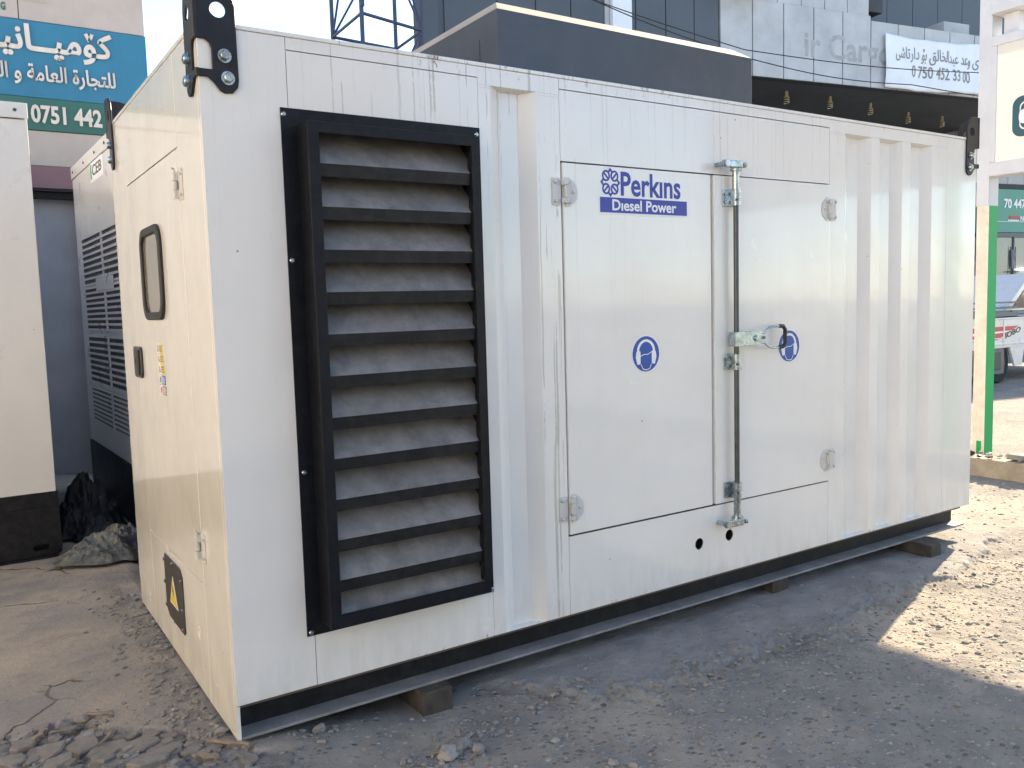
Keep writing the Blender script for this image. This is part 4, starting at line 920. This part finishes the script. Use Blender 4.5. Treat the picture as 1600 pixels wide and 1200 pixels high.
def HG(x, y):
    i = min(max(np.searchsorted(gx, x) - 1, 0), len(gx) - 2); j = min(max(np.searchsorted(gy, y) - 1, 0), len(gy) - 2)
    fx = (x - gx[i]) / (gx[i + 1] - gx[i]); fy = (y - gy[j]) / (gy[j + 1] - gy[j])
    return float(GZ[j, i] * (1 - fx) * (1 - fy) + GZ[j, i + 1] * fx * (1 - fy) + GZ[j + 1, i] * (1 - fx) * fy + GZ[j + 1, i + 1] * fx * fy)
scatter(7500, (.1, 4.6), (-1.9, .1), .003, .013, 3.2)
scatter(2600, (3., 6.8), (-2.2, 1.0), .004, .020, 2.6)
for k in range(130):
    scatter(1, (.3, 4.4), (-1.8, -.1), .012, .026, 1.8)
scatter(700, (-1.2, .6), (-.5, 1.2), .003, .012, 2.2)
for (cx_, cy_, n_, sp) in tuple((-.09 + .03 * math.sin(3 * k), .3 + .2 * k, 55, .055) for k in range(10)) + ((.70, -.33, 150, .10), (.32, .0, 50, .09), (1.35, -.25, 90, .10), (2.0, -.43, 140, .12), (2.6, -.46, 110, .12), (-.5, .5, 120, .16), (-.1, .15, 90, .10), (4.3, -.6, 60, .3)):
    for k in range(n_):
        x, y = q.gauss(cx_, sp * 1.3), q.gauss(cy_, sp * .7 if sp > .06 else .12)
        if 0 < x < LEN and y > .02: continue
        r = .004 + .016 * q.random() ** 2; vs_, fs = protos[q.randrange(8)]; a = q.uniform(0, 6.28); c_, s2 = math.cos(a), math.sin(a); z0 = HG(x, y)
        b.add([(x + (u * c_ - v * s2) * r, y + (u * s2 + v * c_) * r, z0 + w * r * .9 + r * .25) for u, v, w in vs_], fs, q.choice(('pebble', 'stone', 'stone')), smooth=False)
tag(b.build('gravel', None, fix=False), 'loose pebbles and concrete crumbs scattered over the yard', kind='stuff')
STN = [((1.2, -.055), .032, 'round grey stone beside the skid under the door panel'), ((.66, -.38), .042, 'flat pale concrete lump in the rubble heap below the timber block'), ((.72, -.36), .045, 'largest angular concrete lump in the rubble heap'), ((.775, -.42), .035, 'rounded concrete lump at the right of the rubble heap'), ((.30, -.01), .030, 'grey stone by the near corner of the skid'),
       ((-.52, .60), .040, 'dark stone in the broken slab edge at lower left'), ((-.44, .585), .034, 'grey cobble beside the darker one in the broken slab edge'), ((-.02, .13), .030, 'rough stone in the crack by the cabinet end'), ((4.75, -.72), .028, 'dark stone on the sunlit ground at right'), ((2.75, -.62), .020, 'pale pebble near the tip of the shadow'), ((1.05, -.52), .020, 'pale round pebble on the gravel in front')]
for k, ((x, y), r, lab) in enumerate(STN):
    vs_, fs = rock((x, y, HG(x, y) + r * .35), r, 'stone', 300 + k, .7, 3); bb = MB(); bb.add(vs_, fs, 'stone' if 'pale' not in lab else 'stone_pale'); tag(bb.build('stone', None), lab, 'stone', 'larger loose stones')
def fragment(x, y, r, th, seed, m='stone'):
    q_ = random.Random(seed); n_ = q_.choice((5, 6, 6, 7)); rz_ = q_.uniform(0, 6.28); tx_, ty_ = q_.uniform(-.12, .12), q_.uniform(-.12, .12)
    pts = []
    for k in range(n_):
        a_ = rz_ + 6.283 * (k + q_.uniform(-.3, .3)) / n_; rr_ = r * q_.uniform(.7, 1.1); pts.append((rr_ * math.cos(a_) * 1.2, rr_ * math.sin(a_)))
    z0 = HG(x, y) - th * .25; bb = MB(); vs_ = []
    for lv_, sc_ in ((-.6, .9), (.62, 1.), (.8, .9)): vs_ += [(x + u * sc_, y + v * sc_, z0 + th * lv_ + (u * tx_ + v * ty_)) for u, v in pts]
    fs = [tuple(range(n_))[::-1], tuple(range(2 * n_, 3 * n_))] + [(l * n_ + k, l * n_ + (k + 1) % n_, (l + 1) * n_ + (k + 1) % n_, (l + 1) * n_ + k) for l in (0, 1) for k in range(n_)]
    return vs_, fs
FR = [(-.66, .50, .045), (-.60, .40, .075), (-.50, .55, .04), (-.47, .38, .06), (-.40, .30, .075), (-.33, .40, .035), (-.29, .22, .055), (-.22, .15, .06), (-.14, .08, .04), (-.56, .28, .05), (-.70, .42, .045), (-.30, .08, .06)]
for k, (x, y, r) in enumerate(FR):
    vs_, fs = fragment(x, y, r, .035, 40 + k); bb = MB(); bb.add(vs_, fs, 'slab_stone'); tag(bb.build('concrete_fragment', None, .0012), 'flat broken concrete fragment in the rubble at the lower left', 'concrete fragment', 'broken slab fragments at lower left')
bb = MB()
for k in range(110):
    x = rnd.uniform(-.85, .02); y = float(np.interp(x, [p[0] for p in SLAB_E], [p[1] for p in SLAB_E])) - abs(rnd.gauss(0, .16)) - .01
    vs_, fs = fragment(x, y, rnd.choice((.012, .016, .02, .026, .034)), .02, 700 + k); bb.add(vs_, fs, rnd.choice(('stone', 'slab_stone', 'slab_stone')))
tag(bb.build('rubble', None), 'small broken concrete crumbs along the slab edge', kind='stuff')
def stick(x0, y0, x1, y1, w, th, label, dz=.02):
    p = Vector((x0, y0, HG(x0, y0) + dz)); r_ = Vector((x1, y1, HG(x1, y1) + dz)); d = (r_ - p); ln = d.length; d.normalize(); s_ = Vector((-d.y, d.x, 0)).normalized(); up = d.cross(s_) * -1
    if up.z < 0: up = -up
    vs_ = []; nseg = 6
    for i in range(nseg + 1):
        t = i / nseg; ww = w * (1 - .5 * abs(t - .45)) * (1 + .15 * math.sin(i * 2.3)); c_ = p + d * ln * t + s_ * w * .2 * math.sin(i * 1.7)
        for a, e in ((-1, 0), (1, 0), (1, 1), (-1, 1)): vs_.append(tuple(c_ + s_ * ww * .5 * a + up * th * e))
    fs = [(i * 4 + k, i * 4 + (k + 1) % 4, i * 4 + 4 + (k + 1) % 4, i * 4 + 4 + k) for i in range(nseg) for k in range(4)] + [(0, 1, 2, 3), (nseg * 4 + 3, nseg * 4 + 2, nseg * 4 + 1, nseg * 4)]
    bb = MB(); bb.add(vs_, fs, 'stick'); return tag(bb.build('wood_splinter', None, .002), label, 'wood splinter', 'wood splinters among the rubble')
stick(-.625, .51, -.575, .56, .022, .014, 'short broken stick at the far left of the rubble')
stick(-.44, .585, -.345, .52, .014, .008, 'thin stick lying across the crack in the slab')
stick(-.56, .52, -.46, .545, .010, .006, 'thin lath beside the dark cobble')
stick(-.42, .33, -.36, .42, .010, .006, 'thin upright looking splinter between slab pieces')
stick(-.14, .02, -.085, -.05, .035, .008, 'flat chip of wood nearest the cabinet corner')
stick(-.09, .09, .03, -.045, .018, .008, 'long splinter beside the cabinet corner')
stick(.60, -.36, .70, -.40, .012, .008, 'pale splinter lying in the rubble heap')
stick(.70, -.47, .79, -.42, .010, .006, 'thin splinter at the right foot of the rubble heap')
